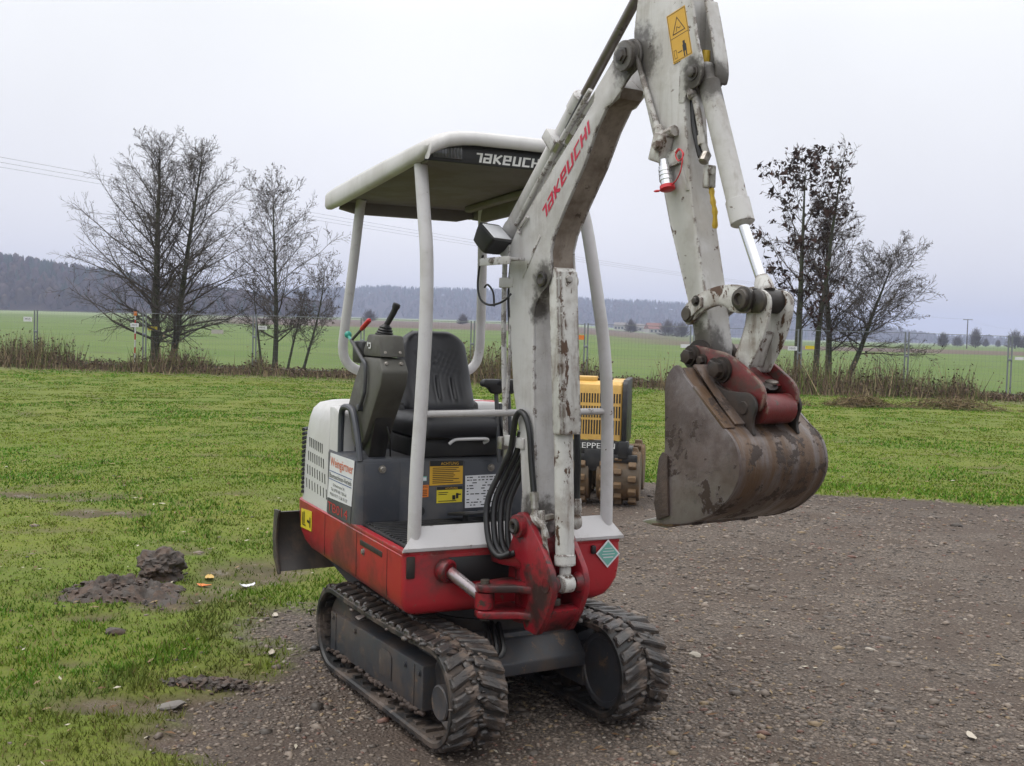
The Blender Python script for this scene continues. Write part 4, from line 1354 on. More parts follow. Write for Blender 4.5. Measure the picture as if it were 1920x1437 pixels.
# ---------------- red chassis
m_ = MB(U)
rd = (0.04, 0.10, 0.10, 0.02)
m_.loft([rrect(-0.80, 0.28, -0.37, 0.34, 0.460, rd), rrect(-0.95, 0.325, -0.445, 0.39, 0.468, rd), rrect(-1.06, 0.342, -0.472, 0.425, 0.486, rd), rrect(-1.13, 0.346, -0.483, 0.45, 0.512, rd),
         rrect(-1.19, 0.347, -0.487, 0.475, 0.55, rd), rrect(-1.225, 0.345, -0.487, 0.487, 0.61, rd), rrect(-1.237, 0.342, -0.487, 0.487, 0.66, rd),
         rrect(-1.238, 0.340, -0.487, 0.487, 0.698, rd), rrect(-1.232, 0.334, -0.481, 0.481, 0.704, rd)])
ch = m_.build('chassis', 'red_paint', EX, ang=40)
m_ = MB(U); m_.box((-0.02, -0.47, 0.708), (0.72, 0.03, 0.02), 0.004); m_.box((0.325, 0.0, 0.708), (0.03, 0.95, 0.02), 0.004); m_.build('edge_trim', 'red_paint', ch)
m_ = MB(U); m_.box((-0.03, -0.4875, 0.662), (0.28, 0.004, 0.022), 0.001); m_.build('dark_slot', 'dark_steel', ch)
for x0 in (-0.22, 0.17, -0.695):
    m_ = MB(U); m_.box((x0, -0.4872, 0.60), (0.0022, 0.0025, 0.19), 0); m_.build('panel_seam', 'dark_steel', ch, flat=True)
bolt(U, (-0.125, -0.487, 0.628), (0, -1, 0), 0.011, 0.01, ch)
m_ = MB(U); m_.box((0.346, -0.455, 0.655), (0.012, 0.035, 0.085), 0.006); m_.build('light_socket', 'dark_steel', ch)
m_ = MB(U); m_.box((0.346, 0.345, 0.675), (0.02, 0.02, 0.035), 0.005); m_.build('rubber_stop', 'black_plastic', ch)
# recess and boss for the swing cylinder
m_ = MB(U); m_.box((0.346, -0.17, 0.635), (0.008, 0.26, 0.10), 0.003); m_.build('cylinder_opening', 'decal_black', ch)
m_ = MB(U); m_.rev((0.33, -0.32, 0.637), (0.86, 0.48, -0.12), [(0, 0.044), (0.022, 0.048), (0.04, 0.045), (0.044, 0.036), (0.038, 0.030)], 20); m_.build('cylinder_gland', 'red_bracket', EX)
m_ = MB(U)
m_.prism([(0.30, -0.13), (0.42, -0.11), (0.50, -0.06), (0.50, 0.10), (0.42, 0.14), (0.30, 0.15)], 'z', 0.655, 0.715, 0.015)
m_.build('swing_mount', 'red_bracket', ch)
m_ = MB(U)
m_.prism([(0.30, -0.12), (0.42, -0.10), (0.50, -0.06), (0.50, 0.10), (0.42, 0.13), (0.30, 0.14)], 'z', 0.45, 0.49, 0.012)
m_.build('swing_mount', 'red_bracket', ch)
# diamond and yellow stickers
dg = panel('round_sticker', U, [(0.349, 0.413, 0.596), (0.349, 0.471, 0.652), (0.349, 0.413, 0.714), (0.349, 0.357, 0.658)], 'decal_white', ch, label='white framed teal diamond sticker')
panel('sticker_field', U, [(0.3512, 0.413, 0.606), (0.3512, 0.461, 0.653), (0.3512, 0.413, 0.704), (0.3512, 0.366, 0.657)], 'decal_teal', ch, 0.0008)
bars('small_print', U, (0.3525, 0.413, 0.65), (0, 1, 0), (0, 0, 1), [(-0.018, 0.018, 0.026, 0.003), (-0.026, 0.026, 0.014, 0.003), (-0.03, 0.03, 0.002, 0.003), (-0.024, 0.024, -0.012, 0.005)], 'decal_white', ch)
ys = panel('yellow_sticker', U, [(-1.105, -0.489, 0.566), (-0.915, -0.489, 0.575), (-0.912, -0.489, 0.672), (-1.10, -0.489, 0.66)], 'decal_yellow_green', EX)
bars('symbol', U, (-1.09, -0.491, 0.575), (1, 0, 0), (0, 0, 1), [(0.02, 0.03, 0.012, 0.06), (0.045, 0.055, 0.02, 0.06), (0.02, 0.08, 0.01, 0.006), (0.105, 0.145, 0.035, 0.012), (0.15, 0.162, 0.015, 0.05)], 'decal_black', ys)

# ---------------- white engine hood
m_ = MB(U)
rh = (0.01, 0.12, 0.12, 0.01)
m_.loft([rrect(-1.215, -0.685, -0.482, 0.482, 0.704, rh), rrect(-1.195, -0.685, -0.481, 0.481, 0.90, rh), rrect(-1.16, -0.685, -0.478, 0.478, 1.05, rh), rrect(-1.13, -0.685, -0.474, 0.474, 1.12, rh),
         rrect(-1.11, -0.685, -0.464, 0.464, 1.165, rh), rrect(-1.07, -0.69, -0.445, 0.445, 1.195, rh), rrect(-1.02, -0.70, -0.41, 0.41, 1.208, rh), rrect(-0.95, -0.74, -0.33, 0.33, 1.212, rh)])
hd = m_.build('engine_hood', 'hood_white', EX, ang=40)
m_ = MB(U)                                   # side cheek sweeping forward to the console
m_.prism(smooth([(-0.685, 0.706), (-0.685, 1.197)], 1) + smooth([(-0.62, 1.2), (-0.56, 1.185), (-0.54, 1.14), (-0.535, 1.0)], 4) + [(-0.535, 0.99)], 'y', -0.478, -0.40, 0.008)
m_.build('side_cheek', 'hood_white', hd)
for r_ in range(4):
    for k in range(8):
        x0 = -1.015 - 0.012 * r_ + (0.215 + 0.042 * r_) * k / 7 + 0.01
        zc = 1.0 - 0.068 * r_ - 0.0015 * k
        m_ = MB(U); m_.box((x0, -0.4805 + max(0, zc - 0.9) * 0.02, zc), (0.0105, 0.004, 0.046), 0, Matrix.Rotation(R(-9), 4, 'Y')); m_.build('louver_slot', 'decal_black', hd, flat=True)
for k in range(15):
    m_ = MB(U); m_.tube(smooth([(-1.09, -0.489, 0.745 + 0.022 * k), (-1.185, -0.44, 0.742 + 0.022 * k), (-1.222, -0.34, 0.742 + 0.022 * k)], 3), 0.009, 6); m_.build('rear_grille_rib', 'black_plastic', hd)
st = panel('hood_sticker', U, [(-0.70, 0.30, 1.204), (-0.70, 0.40, 1.204), (-0.80, 0.40, 1.214), (-0.80, 0.30, 1.214)], 'decal_ink_red', EX)

# ---------------- grey seat base with stickers
m_ = MB(U)
rg_ = (0.03, 0.01, 0.01, 0.035)
m_.loft([rrect(-0.682, -0.25, -0.484, 0.42, 0.704, rg_), rrect(-0.682, -0.25, -0.484, 0.42, 0.985, rg_), rrect(-0.682, -0.256, -0.479, 0.415, 0.999, rg_), rrect(-0.682, -0.275, -0.462, 0.40, 1.004, rg_)])
sb = m_.build('seat_base', 'grey_panel', EX)
for (y0, y1) in ((-0.45, -0.288), (0.015, 0.30)):
    m_ = MB(U); m_.box((-0.2495, (y0 + y1) / 2, 0.856), (0.006, y1 - y0, 0.252), 0.003); m_.build('access_panel', 'grey_panel', sb)
bolt(U, (-0.246, -0.37, 0.956), (1, 0, 0), 0.012, 0.012, sb)
bolt(U, (-0.246, 0.146, 0.948), (1, 0, 0), 0.012, 0.012, sb)
m_ = MB(U); m_.rev((-0.2505, -0.19, 0.765), (1, 0, 0), [(0, 0.001), (0, 0.022), (0.002, 0.022)], 16); m_.build('cable_hole', 'decal_black', sb)
YE, YU = (0, 1, 0), (0, 0, 1)
X0 = -0.2495
a_ = panel('warning_sticker', U, [(X0, -0.149, 0.876), (X0, 0.009, 0.879), (X0, 0.009, 0.982), (X0, -0.149, 0.984)], 'decal_yellow', EX, label='yellow warning sticker headed ACHTUNG, larger of the two')
panel('heading_band', U, [(X0 + 0.0015, -0.149, 0.962), (X0 + 0.0015, 0.009, 0.96), (X0 + 0.0015, 0.009, 0.984), (X0 + 0.0015, -0.149, 0.986)], 'decal_black', a_, 0.0006)
text('lettering', 'ACHTUNG', U, (X0 + 0.002, -0.098, 0.966), YE, YU, 0.085, 0.013, 'decal_yellow', a_)
bars('warning_text', U, (X0 + 0.0015, -0.14, 0.88), YE, YU, [(0.004, 0.10 + 0.04 * rng.random(), 0.006 + 0.0082 * k, 0.0032) for k in range(9)], 'decal_black', a_, 0.001)
a_ = panel('warning_sticker', U, [(X0, -0.114, 0.797), (X0, 0.008, 0.798), (X0, 0.008, 0.868), (X0, -0.114, 0.868)], 'decal_yellow_green', EX, label='smaller yellow warning sticker with a crushing hazard picture')
panel('heading_band', U, [(X0 + 0.0015, -0.114, 0.855), (X0 + 0.0015, 0.008, 0.855), (X0 + 0.0015, 0.008, 0.869), (X0 + 0.0015, -0.114, 0.869)], 'decal_black', a_, 0.0006)
text('lettering', 'ACHTUNG', U, (X0 + 0.002, -0.075, 0.857), YE, YU, 0.06, 0.009, 'decal_yellow', a_)
bars('warning_picture', U, (X0 + 0.0015, -0.11, 0.80), YE, YU, [(0.004, 0.05, 0.042, 0.003), (0.004, 0.045, 0.034, 0.003), (0.07, 0.085, 0.01, 0.02), (0.088, 0.10, 0.015, 0.024), (0.10, 0.112, 0.03, 0.006), (0.004, 0.09, 0.004, 0.003)], 'decal_black', a_, 0.001)
a_ = panel('orange_sticker', U, [(X0, -0.235, 0.825), (X0, -0.153, 0.827), (X0, -0.153, 0.88), (X0, -0.235, 0.88)], 'decal_orange', EX)
text('lettering', 'WARNUNG', U, (X0 + 0.002, -0.225, 0.868), YE, YU, 0.066, 0.009, 'decal_black', a_)
bars('warning_text', U, (X0 + 0.0015, -0.23, 0.828), YE, YU, [(0.004, 0.07, 0.004 + 0.008 * k, 0.003) for k in range(4)], 'decal_black', a_, 0.001)
a_ = panel('teal_sticker', U, [(X0, -0.225, 0.896), (X0, -0.163, 0.898), (X0, -0.163, 0.918), (X0, -0.225, 0.918)], 'decal_teal', EX)
bars('white_mark', U, (X0 + 0.0015, -0.225, 0.897), YE, YU, [(0.03, 0.036, 0.002, 0.016), (0.045, 0.06, 0.003, 0.014)], 'decal_white', a_, 0.001)
X1 = -0.2455
a_ = panel('data_sticker', U, [(X1, 0.022, 0.770), (X1, 0.175, 0.772), (X1, 0.195, 0.918), (X1, 0.02, 0.915)], 'decal_white', EX, label='white lifting capacity table sticker')
rows_ = []
for k in range(11):
    x = 0.006
    while x < 0.145:
        w_ = rng.uniform(0.006, 0.022)
        if rng.random() < 0.72:
            rows_.append((x, x + w_, 0.008 + 0.0125 * k, 0.0045))
        x += w_ + rng.uniform(0.004, 0.010)
bars('table_print', U, (X1 + 0.0015, 0.022, 0.772), YE, YU, rows_, 'decal_black', a_, 0.001)
XE = (1, 0, 0)
YS = -0.4855
a_ = panel('rental_sign', U, [(-0.662, YS, 0.780), (-0.305, YS, 0.790), (-0.272, YS, 0.992), (-0.628, YS, 0.989)], 'decal_white', EX, label='white rental company sign with orange red lettering')
text('lettering', 'Weing\u00e4rtner', U, (-0.622, YS - 0.001, 0.918), XE, YU, 0.335, 0.055, 'decal_ink_orange', a_, 0.002)
bars('blue_line', U, (-0.65, YS - 0.001, 0.906), XE, YU, [(0.01, 0.35, 0, 0.0035)], 'decal_blue', a_)
text('lettering', 'Baumaschinen-Verleih', U, (-0.632, YS - 0.001, 0.878), XE, YU, 0.325, 0.022, 'decal_black', a_, 0.002)
bars('blue_line', U, (-0.65, YS - 0.001, 0.869), XE, YU, [(0.01, 0.345, 0, 0.0035)], 'decal_blue', a_)
text('lettering', 'Sch\u00f6nbronn 34', U, (-0.575, YS - 0.001, 0.843), XE, YU, 0.17, 0.014, 'decal_black', a_, 0.002)
text('lettering', 'Tel. 0798 48 / 759 64', U, (-0.605, YS - 0.001, 0.820), XE, YU, 0.23, 0.014, 'decal_black', a_, 0.002)
text('lettering', 'Mobil 0171 5 36 76 37', U, (-0.62, YS - 0.001, 0.797), XE, YU, 0.26, 0.014, 'decal_black', a_, 0.002)
panel('dark_band', U, [(-0.675, YS, 0.712), (-0.315, YS, 0.712), (-0.31, YS, 0.787), (-0.668, YS, 0.777)], 'grey_panel', EX, 0.001)
text('model_lettering', 'TB014', U, (-0.655, YS - 0.001, 0.722), XE, YU, 0.30, 0.042, 'decal_ink_red', EX, 0.0015)
m_ = MB(U); m_.tube(smooth([(-0.545, -0.465, 0.99), (-0.545, -0.465, 1.12), (-0.535, -0.465, 1.185), (-0.49, -0.465, 1.208), (-0.40, -0.465, 1.206), (-0.355, -0.465, 1.18), (-0.30, -0.465, 1.09), (-0.262, -0.465, 0.99)], 5), 0.0145, 10)
m_.build('grab_handle', 'grey_panel', EX)

# ---------------- floor
m_ = MB(U); m_.box((0.02, 0, 0.7155), (0.54, 0.90, 0.022), 0.004)
fm = m_.build('floor_mat', 'black_plastic', EX)
for k in range(13):
    m_ = MB(U); m_.box((-0.21 + 0.038 * k, 0, 0.729), (0.016, 0.88, 0.008), 0.003); m_.build('mat_rib', 'black_plastic', fm)
m_ = MB(U)
vv = [(0.350, -0.489, 0.716), (0.350, 0.489, 0.716), (0.352, 0.485, 0.728), (0.298, 0.43, 0.808), (0.298, -0.41, 0.803), (0.352, -0.487, 0.728)]
ww_ = [(x - 0.008, y, z - 0.004) for x, y, z in vv]
m_.add(vv + ww_, [(0, 1, 2, 5), (5, 2, 3, 4), (11, 8, 7, 6), (10, 9, 8, 11), (0, 6, 7, 1), (3, 9, 10, 4), (1, 7, 8, 2), (2, 8, 9, 3), (4, 10, 11, 5), (5, 11, 6, 0)])
m_.build('toe_plate', 'post_white', EX, ang=20)
for (yy, an) in ((-0.02, 12), (0.10, -16)):
    m_ = MB(U); m_.box((-0.14, yy, 0.765), (0.14, 0.10, 0.012), 0.004, Matrix.Rotation(R(an), 4, 'Z') @ Matrix.Rotation(R(-8), 4, 'Y'))
    m_.cyl((-0.14, yy, 0.73), (-0.14, yy, 0.76), 0.012); m_.build('foot_pedal', 'black_plastic', EX)

# ---------------- seat
def seat_back():
    m_ = MB(U)
    NU, NV = 40, 40
    zl, zh = 1.165, 1.555
    front, back_ = [], []
    for j in range(NV + 1):
        v = j / NV
        w_ = 0.188 * (1 - 0.16 * v * v) * (1 - max(0, (v - 0.80) / 0.2) ** 2.2 * 0.42) * (1 - max(0, (0.10 - v) / 0.10) ** 2 * 0.2)
        z = zl + (zh - zl) * v
        bx_ = -0.56 - 0.10 * v
        for i in range(NU + 1):
            u = -1 + 2 * i / NU
            ed = max(0, 1 - abs(u) ** 5) ** 0.5 * max(0, 1 - max(0, (v - 0.85) / 0.15) ** 3) ** 0.5 * max(0, 1 - max(0, (0.06 - v) / 0.06) ** 2) ** 0.5
            bol = 0.045 * abs(u) ** 2.2
            lum = 0.03 * math.exp(-((v - 0.12) / 0.18) ** 2)
            rib = 0.0
            if 0.14 < v < 0.80 and abs(u) < 0.72:
                if v < 0.45:
                    q = abs(u) * 7.5
                else:
                    q = abs(u) * 7.5 - (v - 0.45) * 9.0
                rib = -0.011 * max(0.0, math.cos(2 * math.pi * q)) ** 3 * sstep(0.72, 0.55, abs(u)) * sstep(0.14, 0.2, v) * (1 - sstep(0.70, 0.80, v))
            front.append((bx_ + (0.035 + bol + lum + float(rib)) * ed, u * w_, z))
            back_.append((bx_ - 0.055 * ed, u * w_, z))
    n = NU + 1
    vs_ = front + back_
    off_ = len(front)
    fs = []
    for j in range(NV):
        for i in range(NU):
            a = j * n + i
            fs.append((a, a + 1, a + n + 1, a + n))
            fs.append((off_ + a, off_ + a + n, off_ + a + n + 1, off_ + a + 1))
    m_.add(vs_, fs)
    return m_
st_ = empty('seat')
st_.parent = EX
st_.matrix_local = I4
seat_back().build('backrest', 'vinyl', st_, ang=60)
m_ = MB(U)
secs = []
for z, ins, fx in ((1.085, 0.02, -0.19), (1.10, 0.004, -0.172), (1.15, 0.0, -0.168), (1.178, 0.012, -0.18), (1.192, 0.04, -0.21), (1.197, 0.09, -0.27)):
    secs.append(rrect(-0.60, fx, -0.235 + ins, 0.235 - ins, z, (0.07, 0.05, 0.05, 0.07)))
m_.loft(secs)
m_.build('cushion', 'vinyl', st_, ang=50)
m_ = MB(U); m_.prism([(-0.62, 1.10), (-0.50, 1.10), (-0.52, 1.22), (-0.60, 1.24)], 'y', 0.12, 0.20, 0.01); m_.prism([(-0.62, 1.10), (-0.50, 1.10), (-0.52, 1.22), (-0.60, 1.24)], 'y', -0.20, -0.12, 0.01)
m_.build('backrest_bracket', 'black_plastic', st_)
m_ = MB(U); m_.box((-0.43, 0.0, 1.045), (0.40, 0.46, 0.08), 0.006); m_.build('seat_slide', 'black_plastic', st_)
m_ = MB(U); m_.tube(smooth([(-0.19, -0.085, 1.065), (-0.185, -0.06, 1.083), (-0.18, -0.02, 1.086), (-0.18, 0.08, 1.086), (-0.185, 0.098, 1.077), (-0.20, 0.085, 1.066)], 4), 0.0075, 8)
m_.build('slide_lever', 'post_white', st_)

# ---------------- right-hand console, joystick and levers
m_ = MB(U)
m_.prism([(-0.115, 1.438), (-0.07, 1.385), (-0.088, 1.325), (-0.115, 1.295), (-0.288, 1.085), (-0.38, 1.02), (-0.46, 1.06), (-0.49, 1.13), (-0.54, 1.20), (-0.44, 1.335), (-0.35, 1.42), (-0.33, 1.438)], 'y', -0.442, -0.322, 0.012)
cs = m_.build('control_console', 'console_grey', EX)
m_ = MB(U)
m_.prism([(-0.10, 1.442), (-0.135, 1.532), (-0.275, 1.537), (-0.335, 1.47), (-0.33, 1.442)], 'y', -0.438, -0.326, 0.010)
m_.build('console_cap', 'console_grey', cs)
for (x, y, z) in ((-0.107, -0.415, 1.46), (-0.107, -0.35, 1.46), (-0.09, -0.415, 1.415), (-0.09, -0.35, 1.415)):
    bolt(U, (x - 0.006, y, z), (1, 0, 0.3), 0.007, 0.008, cs, name='screw')
m_ = MB(U); m_.box((-0.42, -0.40, 1.455), (0.14, 0.08, 0.10), 0.015); m_.build('armrest', 'black_plastic', EX)
m_ = MB(U); m_.prism([(-0.29, 1.0), (-0.20, 1.20), (-0.24, 1.24), (-0.40, 1.04)], 'y', -0.42, -0.34, 0.008); m_.build('console_bracket', 'black_plastic', cs)
bars('symbol', U, (-0.27, -0.4395, 1.475), XE, YU, [(0.0, 0.012, 0.01, 0.018), (0.018, 0.05, 0.02, 0.006), (0.04, 0.05, 0.004, 0.02), (0.018, 0.046, 0.0, 0.006)], 'decal_white', cs)
js = MB(U); js.rev((-0.232, -0.378, 1.530), (0.12, 0.1, 1), [(0, 0.040), (0.008, 0.040), (0.012, 0.034), (0.016, 0.037), (0.022, 0.030), (0.027, 0.033), (0.033, 0.026), (0.038, 0.028), (0.045, 0.019), (0.05, 0.014)], 18)
jo = js.build('joystick', 'black_plastic', EX)
m_ = MB(U); m_.tube(smooth([(-0.226, -0.373, 1.575), (-0.213, -0.360, 1.605), (-0.197, -0.347, 1.64), (-0.190, -0.342, 1.66), (-0.187, -0.34, 1.668)], 4), [0.012 + 0.0002 * k if k < 10 else 0.0165 for k in range(16)] + [0.008], 12)
m_.build('grip', 'black_plastic', jo)
lv = MB(U); lv.tube(smooth([(-0.46, -0.452, 1.507), (-0.30, -0.455, 1.432), (-0.245, -0.455, 1.40), (-0.25, -0.455, 1.30), (-0.262, -0.455, 1.275), (-0.315, -0.455, 1.215)], 4), 0.0085, 8)
lo = lv.build('control_lever', 'grey_panel', EX)
m_ = MB(U); m_.tube([(-0.462, -0.452, 1.505), (-0.50, -0.452, 1.524)], 0.007, 8); m_.ball((-0.508, -0.452, 1.530), 0.017, (1, 1, 1), 2); m_.build('green_knob', 'knob_green', lo)
m_ = MB(U); m_.tube([(-0.46, -0.45, 1.507), (-0.32, -0.45, 1.558)], 0.0065, 8); m_.build('lever_rod', 'grey_panel', lo)
m_ = MB(U); m_.tube([(-0.325, -0.45, 1.556), (-0.315, -0.45, 1.560), (-0.225, -0.45, 1.594), (-0.215, -0.45, 1.597)], [0.008, 0.0105, 0.0105, 0.006], 10); m_.build('red_grip', 'knob_red', lo)
m_ = MB(U); m_.rev((-0.318, -0.445, 1.217), (0, -1, 0), [(0, 0.016), (0.02, 0.016), (0.022, 0.012)], 12); m_.build('lever_pivot', 'grey_panel', lo)
m_ = MB(U); m_.tube(smooth([(-0.32, -0.40, 1.18), (-0.30, -0.38, 1.08), (-0.33, -0.36, 1.01)], 4), 0.006, 6); m_.tube(smooth([(-0.25, -0.37, 1.2), (-0.22, -0.35, 1.1), (-0.26, -0.33, 1.01)], 4), 0.004, 6); m_.build('control_cable', 'hose_rubber', EX)
m_ = MB(U); m_.ball((-0.275, -0.20, 1.012), 0.018, (1, 1, 0.8)); m_.build('key_knob', 'black_plastic', EX)
# travel levers in front of the boom side
for yy in (0.125, 0.185):
    m_ = MB(U); m_.tube([(-0.16, yy + 0.02, 0.98), (-0.18, yy + 0.015, 1.18), (-0.19, yy + 0.01, 1.30)], 0.010, 8)
    tl = m_.build('travel_lever', 'grey_panel', EX)
    m_ = MB(U); m_.prism([(yy - 0.065, 1.335), (yy - 0.05, 1.35), (yy + 0.05, 1.35), (yy + 0.055, 1.325), (yy + 0.03, 1.285), (yy - 0.01, 1.285), (yy - 0.03, 1.312), (yy - 0.06, 1.318)], 'x', -0.215, -0.17, 0.008)
    m_.build('lever_grip', 'black_plastic', tl)
m_ = MB(U); m_.tube([(-0.19, 0.155, 1.24), (-0.13, 0.175, 1.03), (-0.10, 0.185, 0.86)], 0.011, 8); m_.build('lever_linkage', 'grey_panel', EX)

# ---------------- canopy
m_ = MB(U); m_.tube(smooth([(0.305, -0.428, 0.735), (0.308, -0.425, 1.0), (0.31, -0.413, 1.265), (0.302, -0.398, 1.6), (0.282, -0.393, 1.84), (0.243, -0.392, 2.0), (0.20, -0.391, 2.17), (0.185, -0.391, 2.22)], 5), 0.0262, 16)
m_.build('canopy_post', 'post_white', EX)
m_ = MB(U); m_.tube(smooth([(0.300, 0.432, 0.735), (0.302, 0.425, 1.0), (0.308, 0.413, 1.265), (0.298, 0.396, 1.51), (0.282, 0.358, 1.76), (0.243, 0.330, 1.994), (0.20, 0.318, 2.12), (0.185, 0.315, 2.22)], 5), 0.0262, 16)
m_.build('canopy_post', 'post_white', EX)
hp = [(-0.775, -0.312, 2.17), (-0.79, -0.318, 2.12), (-0.824, -0.337, 1.84), (-0.87, -0.357, 1.55), (-0.885, -0.358, 1.45), (-0.882, -0.335, 1.39), (-0.87, -0.28, 1.355), (-0.862, -0.2, 1.348), (-0.86, 0, 1.348)]
m_ = MB(U); m_.tube(smooth(hp + [(x, -y, z) for x, y, z in hp[-2::-1]], 5), 0.0235, 14)
rhp = m_.build('rear_hoop', 'post_white', EX)
for yy in (-0.14, 0.14):
    m_ = MB(U); m_.box((-0.86, yy, 1.27), (0.05, 0.05, 0.16), 0.005); m_.build('hoop_foot', 'post_white', rhp)
m_ = MB(U); m_.tube([(0.31, -0.415, 1.238), (0.31, 0.412, 1.243)], 0.0135, 12); m_.build('front_bar', 'post_white', EX)
m_ = MB(U)
stn = [(-1.018, 2.150, 2.172, 2.196, 0.40), (-1.012, 2.135, 2.190, 2.220, 0.425), (-0.975, 2.128, 2.208, 2.252, 0.436), (-0.80, 2.134, 2.222, 2.272, 0.438), (-0.3, 2.168, 2.250, 2.303, 0.438), (0.12, 2.198, 2.268, 2.322, 0.438),
       (0.26, 2.210, 2.274, 2.328, 0.437), (0.32, 2.222, 2.272, 2.326, 0.434), (0.345, 2.236, 2.268, 2.318, 0.426), (0.358, 2.250, 2.268, 2.306, 0.412)]
outer, inner = [], []
for (x, zb_, zs_, zt_, hw) in stn:
    hw = hw - 0.05
    half = [(-hw + 0.012, zb_), (-hw + 0.002, zb_ + 0.004), (-hw - 0.004, zb_ + 0.016), (-hw - 0.003, zs_ - 0.016), (-hw + 0.006, zs_), (-hw + 0.03, zs_ + 0.014), (-hw + 0.085, zt_ - 0.012), (-hw + 0.14, zt_ - 0.002), (-hw * 0.5, zt_ + 0.002), (0, zt_ + 0.003)]
    full = half + [(-y, z) for y, z in half[-2::-1]]
    outer.append([(x, y - 0.045, z) for y, z in full])
    inner.append([(x * 0.99 - 0.001, y * 0.955 - 0.045, max(z - 0.014, zb_)) for y, z in full])
n = len(outer[0])
vs_ = [p for s_ in outer for p in s_] + [p for s_ in inner for p in s_]
o2 = len(outer) * n
fs = []
for i in range(len(outer) - 1):
    for k in range(n - 1):
        a = i * n + k
        fs.append((a, a + n, a + n + 1, a + 1))
        fs.append((o2 + a, o2 + a + 1, o2 + a + n + 1, o2 + a + n))
    for a in (i * n, i * n + n - 1):
        fs.append((a, o2 + a, o2 + a + n, a + n))
for i in (0, len(outer) - 1):
    for k in range(n - 1):
        a = i * n + k
        fs.append((a, a + 1, o2 + a + 1, o2 + a))
m_.add(vs_, fs)
rf = m_.build('canopy_roof', 'roof_white', EX, ang=50)
m_ = MB(U)
ly = [-0.376, -0.37, -0.346, -0.291, -0.236, -0.188, 0, 0.188, 0.236, 0.291, 0.346, 0.37, 0.376]
lz = [2.252, 2.268, 2.282, 2.306, 2.316, 2.320, 2.321, 2.320, 2.316, 2.306, 2.282, 2.268, 2.252]
m_.loft([[(0.312, y - 0.045, z - 0.044), (0.345, y - 0.045, z - 0.050), (0.358, y - 0.045, z - 0.044), (0.3645, y - 0.045, z - 0.026), (0.358, y - 0.045, z - 0.006), (0.335, y - 0.045, z + 0.004), (0.312, y - 0.045, z + 0.002)] for y, z in zip(ly, lz)])
m_.build('front_lip', 'roof_white', rf, ang=60)
m_ = MB(U); m_.prism([(-0.420, 2.203), (0.328, 2.203), (0.328, 2.25), (0.28, 2.283), (-0.37, 2.283), (-0.42, 2.25)], 'x', 0.300, 0.318, 0.003)
fa = m_.build('fascia', 'decal_black', rf)
logo('logo_lettering', U, (0.318, -0.216, 2.212), (0, 1, 0), (0, 0, 1), 0.036, 0.295, 'logo_white', rf, 0.12)
m_ = MB(U); m_.box((0.319, -0.333, 2.242), (0.012, 0.122, 0.056), 0.005); lm = m_.build('roof_lamp', 'lens_dark', EX)
for k in range(9):
    m_ = MB(U); m_.box((0.3255, -0.385 + 0.013 * k, 2.242), (0.003, 0.004, 0.046), 0.001); m_.build('lens_rib', 'lens_dark', lm)
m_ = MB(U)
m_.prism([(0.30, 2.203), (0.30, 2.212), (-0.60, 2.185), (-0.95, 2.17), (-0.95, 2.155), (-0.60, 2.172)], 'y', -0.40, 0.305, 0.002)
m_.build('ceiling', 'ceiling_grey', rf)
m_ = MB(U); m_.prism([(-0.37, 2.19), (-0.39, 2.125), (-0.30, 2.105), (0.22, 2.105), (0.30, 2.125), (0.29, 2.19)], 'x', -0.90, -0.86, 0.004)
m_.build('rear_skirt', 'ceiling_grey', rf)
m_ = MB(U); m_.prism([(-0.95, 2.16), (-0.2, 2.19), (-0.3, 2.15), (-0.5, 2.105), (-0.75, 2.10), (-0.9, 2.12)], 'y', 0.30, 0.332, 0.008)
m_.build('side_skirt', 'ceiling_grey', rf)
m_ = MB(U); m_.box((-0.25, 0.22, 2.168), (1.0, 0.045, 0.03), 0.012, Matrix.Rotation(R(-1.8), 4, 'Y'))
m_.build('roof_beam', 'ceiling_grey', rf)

# ---------------- swing bracket
BR = [(0.0, 0.77), (0.012, 0.835), (0.032, 0.872), (0.065, 0.880), (0.099, 0.861), (0.174, 0.797), (0.218, 0.745), (0.262, 0.69), (0.281, 0.645), (0.279, 0.599), (0.24, 0.511), (0.19, 0.44), (0.174, 0.432), (0.101, 0.437),
      (0.085, 0.47), (0.12, 0.55), (0.10, 0.62), (0.06, 0.685), (0.0, 0.70), (-0.03, 0.71)]
m_ = MB(B)
m_.prism(BR, 'y', -0.086, -0.060, 0.005)
m_.prism(BR, 'y', 0.060, 0.086, 0.005)
m_.prism([(0.165, 0.435), (0.235, 0.505), (0.255, 0.535), (0.20, 0.545), (0.12, 0.50), (0.11, 0.45)], 'y', -0.062, 0.062, 0.006)
m_.prism([(0.02, 0.49), (0.10, 0.49), (0.14, 0.56), (0.10, 0.66), (0.02, 0.68)], 'y', -0.062, 0.062, 0.008)
for z in (0.592, 0.492):
    m_.prism([(-0.05, -0.05), (0.14, -0.06), (0.145, -0.085), (0.10, -0.115), (0.045, -0.225), (0.02, -0.245), (-0.02, -0.235), (-0.035, -0.20), (-0.05, -0.10)], 'z', z - 0.014, z + 0.014, 0.005)
swb = m_.build('swing_bracket', 'red_bracket', EX, ang=40)
m_ = MB(B); m_.rev((0.0, 0, 0.44), (0, 0, 1), [(0, 0.05), (0.0, 0.062), (0.05, 0.065), (0.06, 0.055), (0.20, 0.055), (0.21, 0.065), (0.26, 0.065), (0.27, 0.05)], 20); m_.build('pivot_post', 'red_bracket', swb)
